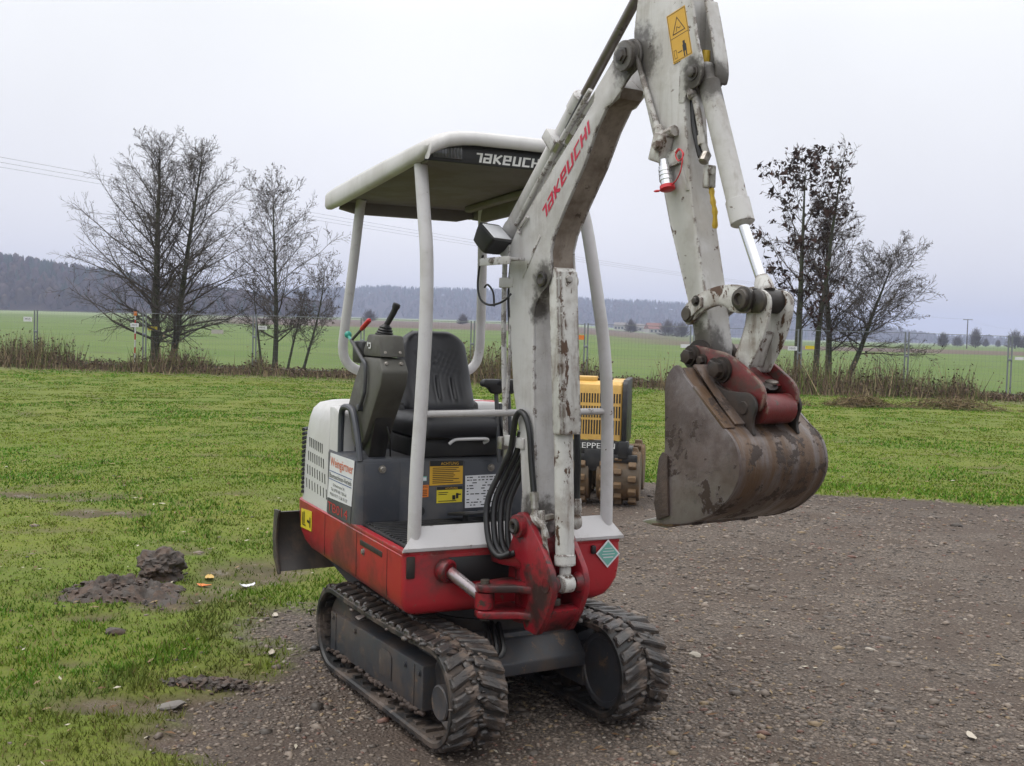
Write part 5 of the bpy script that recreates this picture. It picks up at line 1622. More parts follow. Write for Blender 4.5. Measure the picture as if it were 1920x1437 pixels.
for y0, d in ((-0.086, -1), (0.086, 1)):
    m_ = MB(B); m_.rev((0.055, y0, 0.825), (0, d, 0), [(0, 0.046), (0.02, 0.044), (0.022, 0.034)], 22); m_.build('pin_boss', 'red_bracket', swb)
    m_ = MB(B); m_.rev((0.055, y0 + d * 0.018, 0.825), (0, d, 0), [(0, 0.030), (0.014, 0.030), (0.018, 0.022), (0.014, 0.012), (0.006, 0.010)], 18); m_.build('pivot_pin', 'grease_pin', swb)
    m_ = MB(B); m_.rev((0.235, y0, 0.632), (0, d, 0), [(0, 0.028), (0.003, 0.028), (0.003, 0.019), (0.0015, 0.019)], 18); m_.build('pin_cap', 'red_bracket', swb)
    m_ = MB(B); m_.rev((0.24, y0 - d * 0.026, 0.632), (0, -d, 0), [(0, 0.040), (0.022, 0.026)], 18); m_.build('pin_collar', 'red_bracket', swb)
m_ = MB(B); m_.box((0.205, -0.02, 0.56), (0.04, 0.03, 0.03), 0.006); m_.build('grease_fitting', 'grease_pin', swb)
# swing cylinder
e1, e2 = U @ Vector((0.36, -0.30, 0.632)), B @ Vector((0.005, -0.205, 0.543))
m_ = MB(); m_.cyl(e1, e2, 0.023, 16); scy = m_.build('swing_cylinder_rod', 'rod_worn', EX)
m_ = MB(B); m_.rev((0.005, -0.205, 0.512), (0, 0, 1), [(0, 0.038), (0.062, 0.038)], 18); m_.build('rod_eye', 'red_bracket', scy)
m_ = MB(B); m_.rev((0.005, -0.205, 0.465), (0, 0, 1), [(0, 0.018), (0.155, 0.018)], 14); m_.build('rod_pin', 'grease_pin', scy)

# ---------------- boom
front = [(0.102, 1.006), (0.075, 1.408), (0.066, 1.60)] + smooth([(0.066, 1.63), (0.078, 1.67), (0.110, 1.706), (0.146, 1.732), (0.166, 1.762), (0.173, 1.795)], 3) + [(0.163, 1.866), (0.183, 1.924), (0.243, 2.011), (0.353, 2.155), (0.425, 2.276), (0.478, 2.342), (0.535, 2.366)]
backp = [(0.545, 2.40), (0.49, 2.445), (0.45, 2.42), (0.40, 2.366), (0.287, 2.268), (0.141, 2.147), (0.0, 2.02), (-0.070, 1.955), (-0.108, 1.905), (-0.120, 1.86), (-0.105, 1.64), (-0.063, 1.337), (-0.014, 1.181), (0.018, 0.95)]
foot = [(0.012, 0.84), (0.018, 0.80), (0.04, 0.775), (0.07, 0.775), (0.095, 0.80), (0.105, 0.86)]
m_ = MB(B)
m_.prism(front + backp + foot, 'y', -0.048, 0.048, 0.004)
bo = m_.build('boom', 'boom_white', EX)
m_ = MB(B)                                     # side plates, proud of the box
sp = front[:-3] + [(0.425, 2.276), (0.480, 2.344), (0.503, 2.348), (0.551, 2.383), (0.603, 2.428)] + arc(0.597, 2.490, 0.060, -62, 145, 12) + [(0.522, 2.512), (0.482, 2.474), (0.410, 2.411), (0.402, 2.371)] + backp[4:] + foot
m_.prism(sp, 'y', -0.057, -0.0475, 0.003)
m_.prism(sp, 'y', 0.0475, 0.057, 0.003)
sp_o = m_.build('side_plate', 'boom_white', bo)
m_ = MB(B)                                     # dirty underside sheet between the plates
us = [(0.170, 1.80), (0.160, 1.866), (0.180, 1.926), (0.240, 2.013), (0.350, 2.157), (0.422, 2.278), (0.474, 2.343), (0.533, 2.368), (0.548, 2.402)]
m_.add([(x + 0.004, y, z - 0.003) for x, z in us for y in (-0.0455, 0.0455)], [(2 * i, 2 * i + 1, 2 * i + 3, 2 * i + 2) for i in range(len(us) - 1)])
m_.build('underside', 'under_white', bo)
for d in (-1, 1):
    m_ = MB(B); m_.rev((0.120, d * 0.056, 1.762), (0, d, 0), [(0, 0.030), (0.012, 0.028), (0.014, 0.020), (0.010, 0.010)], 20); m_.build('lug_pin', 'grease_pin', bo)
    m_ = MB(B); m_.rev((0.597, d * 0.050, 2.490), (0, d, 0), [(0, 0.056), (0.012, 0.056), (0.012, 0.047), (0.026, 0.047), (0.026, 0.052), (0.036, 0.050), (0.038, 0.036)], 24); m_.build('arm_pin_boss', 'arm_white', bo)
    m_ = MB(B); m_.rev((0.597, d * 0.087, 2.490), (0, d, 0), [(0, 0.030), (0.008, 0.030), (0.010, 0.022), (0.016, 0.020), (0.017, 0.012)], 6); m_.build('arm_pin_bolt', 'grease_pin', bo)
m_ = MB(B)
m_.prism([(0.10, 1.92), (0.09, 1.93), (-0.02, 1.775), (-0.012, 1.768)], 'y', -0.0595, -0.0565, 0.001)
m_.build('weld_seam', 'boom_white', bo)
logo('logo_lettering', B, (0.118, -0.0575, 1.975), Vector((0.683, 0, 0.730)), Vector((-0.730, 0, 0.683)), 0.040, 0.405, 'logo_red', bo, 0.35)
# arm cylinder on top of the boom
ax = Vector((0.475, 0, 0.470)).normalized()
a0 = Vector((-0.205, 0, 1.950))
m_ = MB(B); m_.rev(a0, ax, [(0, 0.026), (0.01, 0.040), (0.04, 0.040), (0.045, 0.037), (0.60, 0.037), (0.605, 0.042), (0.665, 0.042), (0.672, 0.036), (0.675, 0.02)], 20)
ac = m_.build('arm_cylinder', 'boom_white', EX)
m_ = MB(B); m_.cyl(a0 + ax * 0.66, a0 + ax * 1.27, 0.0185, 16); m_.build('piston_rod', 'rod_dark', ac)
m_ = MB(B); m_.rev(a0 + Vector((-0.015, -0.05, -0.012)), (0, 1, 0), [(0, 0.034), (0.1, 0.034)], 18); m_.build('cylinder_eye', 'boom_white', ac)
m_ = MB(B)
m_.prism([(-0.11, 1.90), (-0.24, 1.955), (-0.25, 1.92), (-0.235, 1.895), (-0.12, 1.83)], 'y', -0.062, -0.051, 0.003)
m_.prism([(-0.11, 1.90), (-0.24, 1.955), (-0.25, 1.92), (-0.235, 1.895), (-0.12, 1.83)], 'y', 0.051, 0.062, 0.003)
m_.build('cylinder_lug', 'boom_white', bo)
nrm = Vector((-0.703, 0, 0.711))
for k, (yy, o_) in enumerate(((-0.046, -0.060), (-0.022, -0.068), (0.004, -0.07))):
    m_ = MB(B); m_.tube([a0 + ax * 0.10 + nrm * o_ + Vector((0, yy, 0)), a0 + ax * 0.55 + nrm * o_ + Vector((0, yy, 0)), a0 + ax * 0.74 + nrm * (o_ - 0.01) + Vector((0, yy, 0))], 0.0095, 10); m_.build('hydraulic_pipe', 'boom_white', bo)
    m_ = MB(B); m_.tube([a0 + ax * (0.46 + 0.05 * k) + nrm * o_ + Vector((0, yy, 0)), a0 + ax * (0.50 + 0.05 * k) + nrm * o_ + Vector((0, yy, 0))], 0.014, 6); m_.build('pipe_fitting', 'bolt_zinc', bo)
m_ = MB(B); m_.tube([a0 + ax * 0.56 + nrm * -0.058 + Vector((0, -0.045, 0)), a0 + ax * 0.70 + nrm * -0.055 + Vector((0, -0.045, 0))], 0.011, 10); m_.build('hose_end', 'hose_rubber', bo)
rotm = Matrix.Rotation(-math.atan2(0.470, 0.475), 4, 'Y')
m_ = MB(B); m_.box(a0 + ax * 0.475 + nrm * -0.015 + Vector((0, -0.03, 0)), (0.045, 0.075, 0.085), 0.004, rotm); m_.build('pipe_clamp', 'boom_white', bo)
m_ = MB(B); m_.tube(smooth([(0.02, -0.066, 2.0), (-0.04, -0.066, 1.955), (-0.03, -0.066, 1.94)], 3), 0.006, 6); m_.build('cable_guard', 'boom_white', bo)
m_ = MB(B); m_.tube([(-0.19, -0.03, 1.86), (-0.188, -0.03, 1.6), (-0.175, -0.03, 1.397), (-0.147, -0.03, 1.12)], 0.0105, 10); gp = m_.build('hydraulic_pipe', 'boom_white', bo)
m_ = MB(B); m_.tube([(-0.150, -0.035, 1.21), (-0.12, -0.04, 1.46), (-0.135, -0.03, 1.62)], 0.008, 8); m_.build('hydraulic_pipe', 'boom_white', bo)
m_ = MB(B); m_.box((-0.15, -0.035, 1.12), (0.035, 0.05, 0.05), 0.004); m_.rev((-0.145, -0.03, 1.10), (0, 0, -1), [(0, 0.013), (0.05, 0.013)], 6); m_.build('pipe_fitting', 'bolt_zinc', bo)
m_ = MB(B); m_.box((-0.135, -0.045, 1.755), (0.10, 0.03, 0.04), 0.004); m_.build('pipe_clamp', 'boom_white', bo)
m_ = MB(B); m_.box((-0.04, -0.05, 1.135), (0.14, 0.028, 0.042), 0.004); m_.build('hose_clamp', 'boom_white', bo)
m_ = MB(B); m_.tube(smooth([(-0.21, 0.01, 1.83), (-0.235, 0.02, 1.7), (-0.21, 0.015, 1.55), (-0.195, 0.01, 1.48)], 5), 0.006, 8); m_.build('lamp_wire', 'hose_rubber', bo)
# work lamp
lr = Matrix.Rotation(R(18), 4, 'Z') @ Matrix.Rotation(R(-48), 4, 'Y')
lc = Vector((-0.150, -0.115, 1.925))
m_ = MB(B)
secs = []
for x, sy, sz in ((-0.055, 0.036, 0.030), (-0.045, 0.050, 0.042), (0.0, 0.060, 0.050), (0.022, 0.063, 0.053), (0.030, 0.063, 0.053), (0.032, 0.058, 0.048)):
    secs.append([lc + lr @ Vector((x, p[0], p[1])) for p in rrect(-sy, sy, -sz, sz, 0, (0.012,) * 4, 3)])
m_.loft(secs)
wl = m_.build('work_lamp', 'black_plastic', EX)
m_ = MB(B); m_.box(lc + lr @ Vector((0.0315, 0, 0)), (0.006, 0.104, 0.083), 0.002, lr); m_.build('lens', 'lens', wl)
m_ = MB(B); m_.box((-0.085, -0.11, 1.838), (0.22, 0.07, 0.010), 0.002); m_.box((-0.085, -0.143, 1.832), (0.22, 0.006, 0.03), 0.002); m_.build('lamp_bracket', 'boom_white', wl)
bolt(B, (-0.10, -0.147, 1.832), (0, -1, 0), 0.009, 0.012, wl)
m_ = MB(B); m_.tube(smooth([(-0.21, -0.12, 1.86), (-0.235, -0.12, 1.82), (-0.245, -0.12, 1.74), (-0.225, -0.115, 1.685), (-0.16, -0.11, 1.665), (-0.10, -0.09, 1.68), (-0.075, -0.07, 1.71)], 5), 0.0045, 8); m_.build('lamp_cable', 'hose_rubber', wl)
m_ = MB(B); m_.tube(smooth([(-0.21, -0.11, 1.735), (-0.185, -0.11, 1.745), (-0.16, -0.10, 1.715), (-0.15, -0.1, 1.66)], 4), 0.004, 8); m_.build('cable_end', 'hose_rubber', wl)

# boom cylinder with guard
m_ = MB(B)
gpf = [(0.140, 1.800), (0.178, 1.806), (0.196, 1.785), (0.248, 1.190), (0.198, 1.185)]
m_.prism(gpf, 'y', -0.047, 0.047, 0.004)
bc = m_.build('boom_cylinder', 'worn_white', EX)
m_ = MB(B); m_.prism([(0.194, 1.79), (0.2015, 1.79), (0.2545, 1.19), (0.247, 1.19)], 'y', -0.036, 0.043, 0.002); m_.build('cylinder_guard', 'worn_white', bc)
ca0, ca1 = Vector((0.193, 0, 1.30)), Vector((0.238, 0, 0.66))
dd_ = (ca1 - ca0).normalized()
m_ = MB(B); m_.rev(ca0, dd_, [(0, 0.036), (0.56, 0.036), (0.562, 0.040), (0.60, 0.040), (0.603, 0.032), (0.606, 0.02)], 22); m_.build('barrel', 'worn_white', bc)
m_ = MB(B); m_.cyl(ca0 + dd_ * 0.60, ca0 + dd_ * 0.66, 0.022); m_.rev((0.240, -0.028, 0.632), (0, 1, 0), [(0, 0.03), (0.004, 0.034), (0.052, 0.034), (0.056, 0.03)], 18); m_.build('rod_eye', 'worn_white', bc)
bolt(B, (0.2475, -0.012, 0.637), (1, -0.2, 0.1), 0.012, 0.012, bc, 'worn_white')
bolt(B, (0.196, 0.002, 1.762), (1, 0, 0.05), 0.016, 0.016, bc)
m_ = MB(B); m_.rev((0.16, 0.047, 1.755), (0, 1, 0), [(0, 0.026), (0.014, 0.026), (0.02, 0.016)], 16); m_.build('guard_bolt', 'bolt_zinc', bc)
m_ = MB(B); m_.tube([(0.165, -0.062, 0.90), (0.185, -0.062, 0.80), (0.205, -0.055, 0.70)], 0.010, 8); m_.build('cylinder_pipe', 'worn_white', bc)
m_ = MB(B); m_.rev((0.175, -0.06, 0.87), (0, 1, 0.1), [(0, 0.014), (0.04, 0.014)], 6); m_.build('pipe_fitting', 'bolt_zinc', bc)

# hoses at the boom foot
for k in range(4):
    y0 = -0.075 + 0.024 * k
    w_ = 0.012 * k
    pts = [(0.02, y0 - 0.03, 0.715), (-0.02, y0 - 0.06, 0.70), (-0.075 + w_ * 0.8, y0 - 0.07, 0.755), (-0.115 + w_ * 1.3, y0 - 0.055, 0.89), (-0.085 + w_ * 1.2, y0 - 0.02, 1.01), (-0.045 + w_, y0, 1.10), (-0.025 + w_, y0, 1.18)]
    if k == 0:
        pts += [(-0.012, y0, 1.232), (0.022, y0, 1.257), (0.060, y0, 1.238), (0.088, y0, 1.18), (0.104, y0, 1.08), (0.126, y0, 0.965)]
    m_ = MB(B); m_.tube(smooth(pts, 6), 0.0122, 12); m_.build('hydraulic_hose', 'hose_rubber', EX)
m_ = MB(B); m_.rev((0.127, -0.075, 0.962), (0.15, 0, -1), [(0, 0.017), (0.03, 0.017), (0.03, 0.014), (0.06, 0.016), (0.062, 0.012), (0.085, 0.012)], 10); m_.build('hose_fitting', 'bolt_zinc', EX)
m_ = MB(B); m_.tube(smooth([(0.138, -0.075, 0.90), (0.155, -0.078, 0.865), (0.185, -0.07, 0.845), (0.20, -0.06, 0.80)], 4), 0.011, 8); m_.ball((0.11, -0.04, 0.855), 0.045, (1, 0.7, 0.8), 2, 0.15); m_.build('foot_fitting', 'worn_white', EX)
m_ = MB(B); m_.tube(smooth([(0.115, 0.075, 1.32), (0.15, 0.09, 1.24), (0.165, 0.095, 1.10), (0.165, 0.095, 0.98), (0.17, 0.095, 0.92)], 5), 0.0135, 10); m_.build('hydraulic_hose', 'hose_rubber', EX)
m_ = MB(B); m_.rev((0.17, 0.095, 0.935), (0.05, 0, -1), [(0, 0.017), (0.05, 0.017), (0.05, 0.014), (0.075, 0.016)], 10); m_.ball((0.176, 0.092, 0.845), 0.022, (1, 1, 1.3), 2, 0.1); m_.tube([(0.172, 0.09, 0.84), (0.13, 0.06, 0.845)], 0.012, 8); m_.build('hose_fitting', 'worn_white', EX)

# ---------------- arm
m_ = MB(B)
arm_core = [(0.601, 2.574), (0.606, 2.51), (0.633, 2.427), (0.721, 2.205), (0.814, 1.921), (0.909, 1.683), (0.950, 1.562), (0.950, 1.505), (0.968, 1.478), (1.0, 1.472), (1.024, 1.49), (1.030, 1.53), (1.018, 1.575), (0.991, 1.704),
            (0.928, 1.947), (0.893, 2.116), (0.869, 2.290), (0.862, 2.33), (0.862, 2.60), (0.83, 2.80), (0.76, 2.90), (0.69, 2.88), (0.63, 2.78)]
m_.prism(arm_core, 'y', -0.045, 0.045, 0.004)
ar = m_.build('arm', 'arm_white', EX)
fl = smooth([(0.866, 2.296), (0.872, 2.318), (0.890, 2.333), (0.918, 2.337), (0.938, 2.352), (0.948, 2.387), (0.940, 2.43), (0.924, 2.473), (0.905, 2.545), (0.890, 2.612), (0.865, 2.70)], 3) + [(0.84, 2.70), (0.84, 2.30)]
for y0, y1 in ((-0.0475, -0.038), (0.038, 0.0475)):
    m_ = MB(B); m_.prism(fl, 'y', y0, y1, 0.003); m_.build('flange_plate', 'arm_white', ar)
m_ = MB(B)                                     # rounded cover over the cylinder head
cov = smooth([(0.900, 2.62), (0.930, 2.52), (0.955, 2.43), (0.962, 2.38), (0.955, 2.352)], 4)
cv = [(x, z) for x, z in cov] + [(x - 0.010, z - 0.002) for x, z in cov[::-1]]
m_.prism(cv, 'y', 0.0, 0.052, 0.003)
m_.build('head_cover', 'arm_white', ar)
bolt(B, (0.903, -0.0475, 2.385), (0, -1, 0), 0.018, 0.014, ar, 'arm_white')
m_ = MB(B); m_.rev((0.905, -0.04, 2.405), (0, 1, 0), [(0, 0.02), (0.08, 0.02)], 14); m_.build('cylinder_pin', 'grease_pin', ar)
wst = panel('warning_sticker', B, [(0.812, -0.0462, 2.427), (0.900, -0.0462, 2.444), (0.857, -0.0462, 2.603), (0.769, -0.0462, 2.586)], 'decal_yellow', ar, label='yellow two part safety sticker on the arm')
sx_, sy_ = Vector((0.9815, 0, 0.19)), Vector((-0.261, 0, 0.965))
bars('sticker_frame', B, Vector((0.812, -0.0478, 2.427)), sx_, sy_, [(0.004, 0.086, 0.08, 0.0016), (0.003, 0.0045, 0.004, 0.157), (0.086, 0.0875, 0.004, 0.157), (0.004, 0.086, 0.003, 0.0015), (0.004, 0.086, 0.160, 0.0015),
     (0.055, 0.065, 0.045, 0.012), (0.052, 0.069, 0.022, 0.023), (0.053, 0.058, 0.006, 0.016), (0.063, 0.068, 0.006, 0.016), (0.028, 0.048, 0.026, 0.003), (0.010, 0.0115, 0.012, 0.028), (0.021, 0.0225, 0.012, 0.028), (0.010, 0.0225, 0.012, 0.0015), (0.010, 0.0225, 0.039, 0.0015)], 'decal_black', wst, 0.0004)
mb = MB(B)
v2, f2 = strip2d([(0.018, 0.092), (0.074, 0.092), (0.046, 0.142), (0.018, 0.092), (0.03, 0.092)], 0.0028)
mb.add([Vector((0.812, -0.0481, 2.427)) + sx_ * p[0] + sy_ * p[1] for p in v2], f2)
v2, f2 = strip2d([(0.034, 0.098), (0.04, 0.112), (0.05, 0.104), (0.058, 0.108)], 0.002)
mb.add([Vector((0.812, -0.0483, 2.427)) + sx_ * p[0] + sy_ * p[1] for p in v2], f2)
mb.build('warning_triangle', 'decal_black', wst, flat=True)
# breaker line on the near face
m_ = MB(B); m_.tube(smooth([(0.640, -0.056, 2.485), (0.650, -0.058, 2.455), (0.745, -0.058, 2.255), (0.762, -0.06, 2.225)], 4), 0.0095, 10); m_.build('breaker_pipe', 'arm_white', ar)
m_ = MB(B)
m_.rev((0.757, -0.06, 2.238), (0.47, 0, -0.88), [(0, 0.012), (0.006, 0.017), (0.03, 0.017), (0.03, 0.013), (0.05, 0.013)], 8)
m_.rev((0.778, -0.062, 2.205), (1, 0, 0.1), [(0, 0.015), (0.045, 0.015), (0.05, 0.018), (0.068, 0.018)], 8)
m_.build('pipe_fitting', 'worn_white', ar)
m_ = MB(B); m_.box((0.788, -0.068, 2.163), (0.055, 0.045, 0.09), 0.005, Matrix.Rotation(R(18), 4, 'Y'))
m_.rev((0.805, -0.09, 2.165), (0, -1, 0), [(0, 0.018), (0.01, 0.018), (0.01, 0.012), (0.02, 0.012)], 6); qb = m_.build('valve_block', 'worn_white', ar)
m_ = MB(B); m_.box((0.83, -0.058, 2.125), (0.075, 0.008, 0.05), 0.002, Matrix.Rotation(R(-10), 4, 'Y')); m_.build('valve_bracket', 'worn_white', ar)
dq = Vector((0.30, -0.05, -0.95)).normalized()
m_ = MB(B); m_.rev((0.805, -0.07, 2.122), dq, [(0, 0.014), (0.022, 0.014), (0.022, 0.019), (0.032, 0.019), (0.032, 0.021), (0.04, 0.021), (0.04, 0.019), (0.046, 0.019), (0.046, 0.022), (0.054, 0.022), (0.054, 0.0195), (0.06, 0.0195), (0.06, 0.0225), (0.07, 0.0225), (0.07, 0.0195), (0.09, 0.0195)], 20)
m_.build('quick_coupling', 'chrome', ar)
m_ = MB(B); m_.rev(Vector((0.805, -0.07, 2.122)) + dq * 0.088, dq, [(0, 0.024), (0.012, 0.025), (0.016, 0.018)], 18)
m_.ball(Vector((0.79, -0.08, 2.025)), 0.007, (2.4, 0.7, 0.6)); m_.build('dust_cap', 'knob_red', ar)
m_ = MB(B); m_.tube(smooth([(0.845, -0.075, 2.035), (0.88, -0.08, 2.05), (0.905, -0.085, 2.075), (0.912, -0.085, 2.11), (0.905, -0.08, 2.135), (0.885, -0.075, 2.145), (0.868, -0.075, 2.13), (0.885, -0.075, 2.11), (0.90, -0.07, 2.13), (0.875, -0.068, 2.15), (0.855, -0.065, 2.14)], 5), 0.0022, 6); m_.build('cap_cord', 'wire_red', ar)
m_ = MB(B); m_.prism([(0.83, 2.15), (0.845, 2.15), (0.905, 2.02), (0.890, 2.02)], 'y', -0.049, -0.0445, 0.001); m_.build('stiffener', 'arm_white', ar)
# bucket cylinder
b0, b1 = Vector((0.914, 0, 2.39)), Vector((1.103, 0, 1.893))
bd = (b1 - b0).normalized()
m_ = MB(B); m_.rev(b0, bd, [(-0.03, 0.015), (-0.02, 0.028), (0.03, 0.030), (0.04, 0.036), (0.055, 0.033), (0.44, 0.033), (0.442, 0.037), (0.515, 0.037), (0.52, 0.030), (0.525, 0.018)], 22)
bcy = m_.build('bucket_cylinder', 'arm_white', EX)
m_ = MB(B); m_.cyl(b0 + bd * 0.515, (1.199, 0, 1.705), 0.0165, 18); m_.build('piston_rod', 'chrome', bcy)
m_ = MB(B); m_.rev(Vector((1.195, 0, 1.715)) - bd * 0.035, bd, [(0, 0.018), (0.02, 0.026), (0.05, 0.030)], 16); m_.build('rod_end', 'worn_white', bcy)
m_ = MB(B); m_.rev(b0 + Vector((-0.012, 0, 0.02)), (0.2, 0, 1), [(0, 0.014), (0.02, 0.017), (0.05, 0.012)], 10); m_.build('grease_fitting', 'seal_yellow', bcy)
m_ = MB(B); m_.tube(smooth([(0.893, -0.030, 2.325), (0.903, -0.03, 2.30), (0.92, -0.028, 2.24), (0.937, -0.026, 2.175), (0.948, -0.022, 2.14), (0.953, -0.015, 2.12)], 4), 0.011, 10); m_.rev((0.885, -0.035, 2.335), (0.5, 0, -1), [(0, 0.016), (0.022, 0.018), (0.03, 0.012)], 10)
m_.rev((0.932, -0.026, 2.19), (0.2, 0, -1), [(0, 0.015), (0.03, 0.015)], 6); m_.build('cylinder_pipe', 'arm_white', bcy)
m_ = MB(B); m_.rev((0.950, -0.02, 2.13), (0.1, -0.6, -1), [(0, 0.016), (0.03, 0.016), (0.035, 0.010)], 8); m_.build('pipe_fitting', 'bolt_zinc', bcy)
m_ = MB(B); m_.tube(smooth([(0.872, -0.01, 2.31), (0.885, -0.015, 2.24), (0.91, -0.02, 2.17), (0.928, -0.02, 2.125)], 4), 0.013, 10); m_.build('hydraulic_hose', 'hose_rubber', EX)
m_ = MB(B); m_.box((0.955, -0.01, 2.06), (0.03, 0.03, 0.07), 0.004); m_.rev((0.972, -0.02, 2.075), (1, -0.4, 0), [(0, 0.012), (0.012, 0.012)], 6); m_.build('hose_block', 'worn_white', EX)
m_ = MB(B); m_.tube(smooth([(0.960, -0.005, 2.03), (0.968, -0.005, 1.99), (0.975, 0, 1.95), (0.972, 0.005, 1.90)], 4), [0.0065 + 0.0015 * (k % 3) for k in range(13)], 8); m_.build('yellow_hose_sleeve', 'seal_yellow', EX)

# ---------------- linkage
lk = smooth([(0.915, 1.628), (0.930, 1.662), (0.985, 1.693), (1.05, 1.713), (1.11, 1.720), (1.17, 1.716), (1.215, 1.695), (1.222, 1.665), (1.205, 1.642), (1.17, 1.634), (1.13, 1.64), (1.09, 1.658), (1.04, 1.652), (0.99, 1.632), (0.96, 1.605), (0.935, 1.600)], 3, True)
for y0, y1 in ((-0.068, -0.052), (0.052, 0.068)):
    m_ = MB(B); m_.prism(lk, 'y', y0, y1, 0.003)
    lo_ = m_.build('side_link', 'worn_white', EX)
    yo = y0 if y0 < 0 else y1
    s_ = -1 if y0 < 0 else 1
    m_ = MB(B); m_.rev((0.945, yo, 1.632), (0, s_, 0), [(0, 0.026), (0.006, 0.026), (0.008, 0.020), (0.014, 0.019)], 18); m_.build('pin_end', 'grease_pin', lo_)
    m_ = MB(B); m_.prism([(0.925, 1.625), (0.945, 1.612), (1.012, 1.655), (1.010, 1.682), (0.985, 1.69)], 'y', yo, yo + s_ * 0.008, 0.002); m_.build('pin_keeper', 'worn_white', lo_)
    bolt(B, (0.985, yo + s_ * 0.006, 1.672), (0, s_, 0), 0.012, 0.012, lo_, 'grease_pin')
    m_ = MB(B); m_.rev((1.187, yo, 1.675), (0, s_, 0), [(0, 0.038), (0.010, 0.038), (0.012, 0.030), (0.026, 0.029), (0.028, 0.018), (0.018, 0.014)], 20); m_.build('link_pin', 'grease_pin', lo_)
m_ = MB(B); m_.rev((1.207, -0.052, 1.672), (0, 1, 0), [(0, 0.036), (0.104, 0.036)], 20); m_.build('link_bush', 'dark_steel', EX)
hl = smooth([(1.185, 1.685), (1.225, 1.705), (1.262, 1.688), (1.270, 1.655), (1.258, 1.60), (1.235, 1.545), (1.205, 1.495), (1.185, 1.462)], 4) + smooth([(1.14, 1.458), (1.128, 1.49), (1.150, 1.545), (1.170, 1.60), (1.176, 1.65)], 4)
for y0, y1 in ((-0.050, -0.040), (0.040, 0.050)):
    m_ = MB(B); m_.prism(hl, 'y', y0, y1, 0.003); h_o = m_.build('bucket_link', 'worn_white', EX)
    s_ = -1 if y0 < 0 else 1
    m_ = MB(B); m_.rev((1.225, s_ * 0.050, 1.670), (0, s_, 0), [(0, 0.034), (0.012, 0.034), (0.016, 0.026), (0.018, 0.012)], 18); m_.build('link_pin', 'grease_pin', h_o)
m_ = MB(B); m_.prism([(1.150, 1.48), (1.165, 1.475), (1.205, 1.58), (1.19, 1.585)], 'y', -0.041, 0.041, 0.002); m_.build('link_web', 'worn_white', EX)

# ---------------- quick coupler
cp = smooth([(0.952, 1.506), (0.960, 1.530), (0.985, 1.536), (1.06, 1.525), (1.115, 1.517), (1.170, 1.495), (1.22, 1.466), (1.262, 1.438), (1.282, 1.408), (1.279, 1.375), (1.262, 1.352), (1.235, 1.362), (1.20, 1.385), (1.15, 1.402), (1.098, 1.420), (1.03, 1.448), (0.985, 1.466), (0.957, 1.482)], 2, True)
m_ = MB(B)
m_.prism(cp, 'y', -0.074, -0.060, 0.004)
m_.prism(cp, 'y', 0.060, 0.074, 0.004)
qc = m_.build('quick_coupler', 'coupler_red', EX)
m_ = MB(B); m_.rev((1.243, -0.061, 1.358), (0, 1, 0), [(0, 0.044), (0.122, 0.044)], 26); m_.build('coupler_tube', 'coupler_red', qc)
m_ = MB(B); m_.prism([(1.07, 1.44), (1.20, 1.40), (1.225, 1.425), (1.13, 1.475), (1.07, 1.47)], 'y', -0.06, 0.06, 0.005); m_.build('coupler_web', 'coupler_red', qc)
m_ = MB(B); m_.ball((1.19, 0.0, 1.418), 0.05, (1, 1.0, 0.35), 3, 0.12); m_.build('packed_mud', 'dark_steel', qc)
m_ = MB(B); m_.rev((1.215, 0.025, 1.432), (0.2, -0.1, 1), [(0, 0.02), (0.005, 0.02), (0.007, 0.015)], 14); m_.build('plug', 'bolt_zinc', qc)
for s_ in (-1, 1):
    for (x, z, r_, L_) in ((0.978, 1.500, 0.028, 0.030), (1.112, 1.466, 0.030, 0.036)):
        m_ = MB(B); m_.rev((x, s_ * 0.074, z), (0, s_, 0), [(0, r_ * 1.3), (0.008, r_ * 1.3), (0.008, r_), (L_ * 0.6, r_)], 20)
        m_.rev((x, s_ * (0.074 + L_ * 0.55), z), (0, s_, 0), [(0, r_ * 0.8), (L_ * 0.55, r_ * 0.8), (L_ * 0.6, r_ * 0.65)], 6); m_.build('coupler_pin', 'dark_steel', qc)
    for (x, z) in ((1.024, 1.490), (1.074, 1.480)):
        bolt(B, (x, s_ * 0.074, z), (0, s_, 0), 0.014, 0.018, qc, 'dark_steel')
    m_ = MB(B); m_.rev((0.985, s_ * 0.0445, 1.503), (0, s_, 0), [(0, 0.05), (0.015, 0.05)], 20); m_.build('arm_boss', 'dark_steel', qc)

# ---------------- bucket
curve = [(1.045, 1.470), (1.066, 1.441)] + smooth([(1.150, 1.372), (1.225, 1.312), (1.262, 1.287), (1.290, 1.252), (1.303, 1.203), (1.296, 1.160), (1.272, 1.118), (1.238, 1.083), (1.192, 1.050), (1.122, 1.019), (1.06, 1.003)], 3) + [(1.0, 0.994), (0.955, 0.988)]
inn = []
for i, p in enumerate(curve):
    a = np.array(curve[max(i - 1, 0)]); c_ = np.array(curve[min(i + 1, len(curve) - 1)])
    t_ = (c_ - a) / np.linalg.norm(c_ - a)
    inn.append((p[0] + t_[1] * 0.010, p[1] - t_[0] * 0.010))
sgn = 1 if (inn[12][0] < curve[12][0]) else -1
if sgn < 0:
    inn = [(2 * p[0] - q[0], 2 * p[1] - q[1]) for p, q in zip(curve, inn)]
m_ = MB(B); m_.prism(curve + inn[::-1], 'y', -0.172, 0.172, 0.0015)
bk = m_.build('bucket', 'bucket_steel', EX, ang=25)
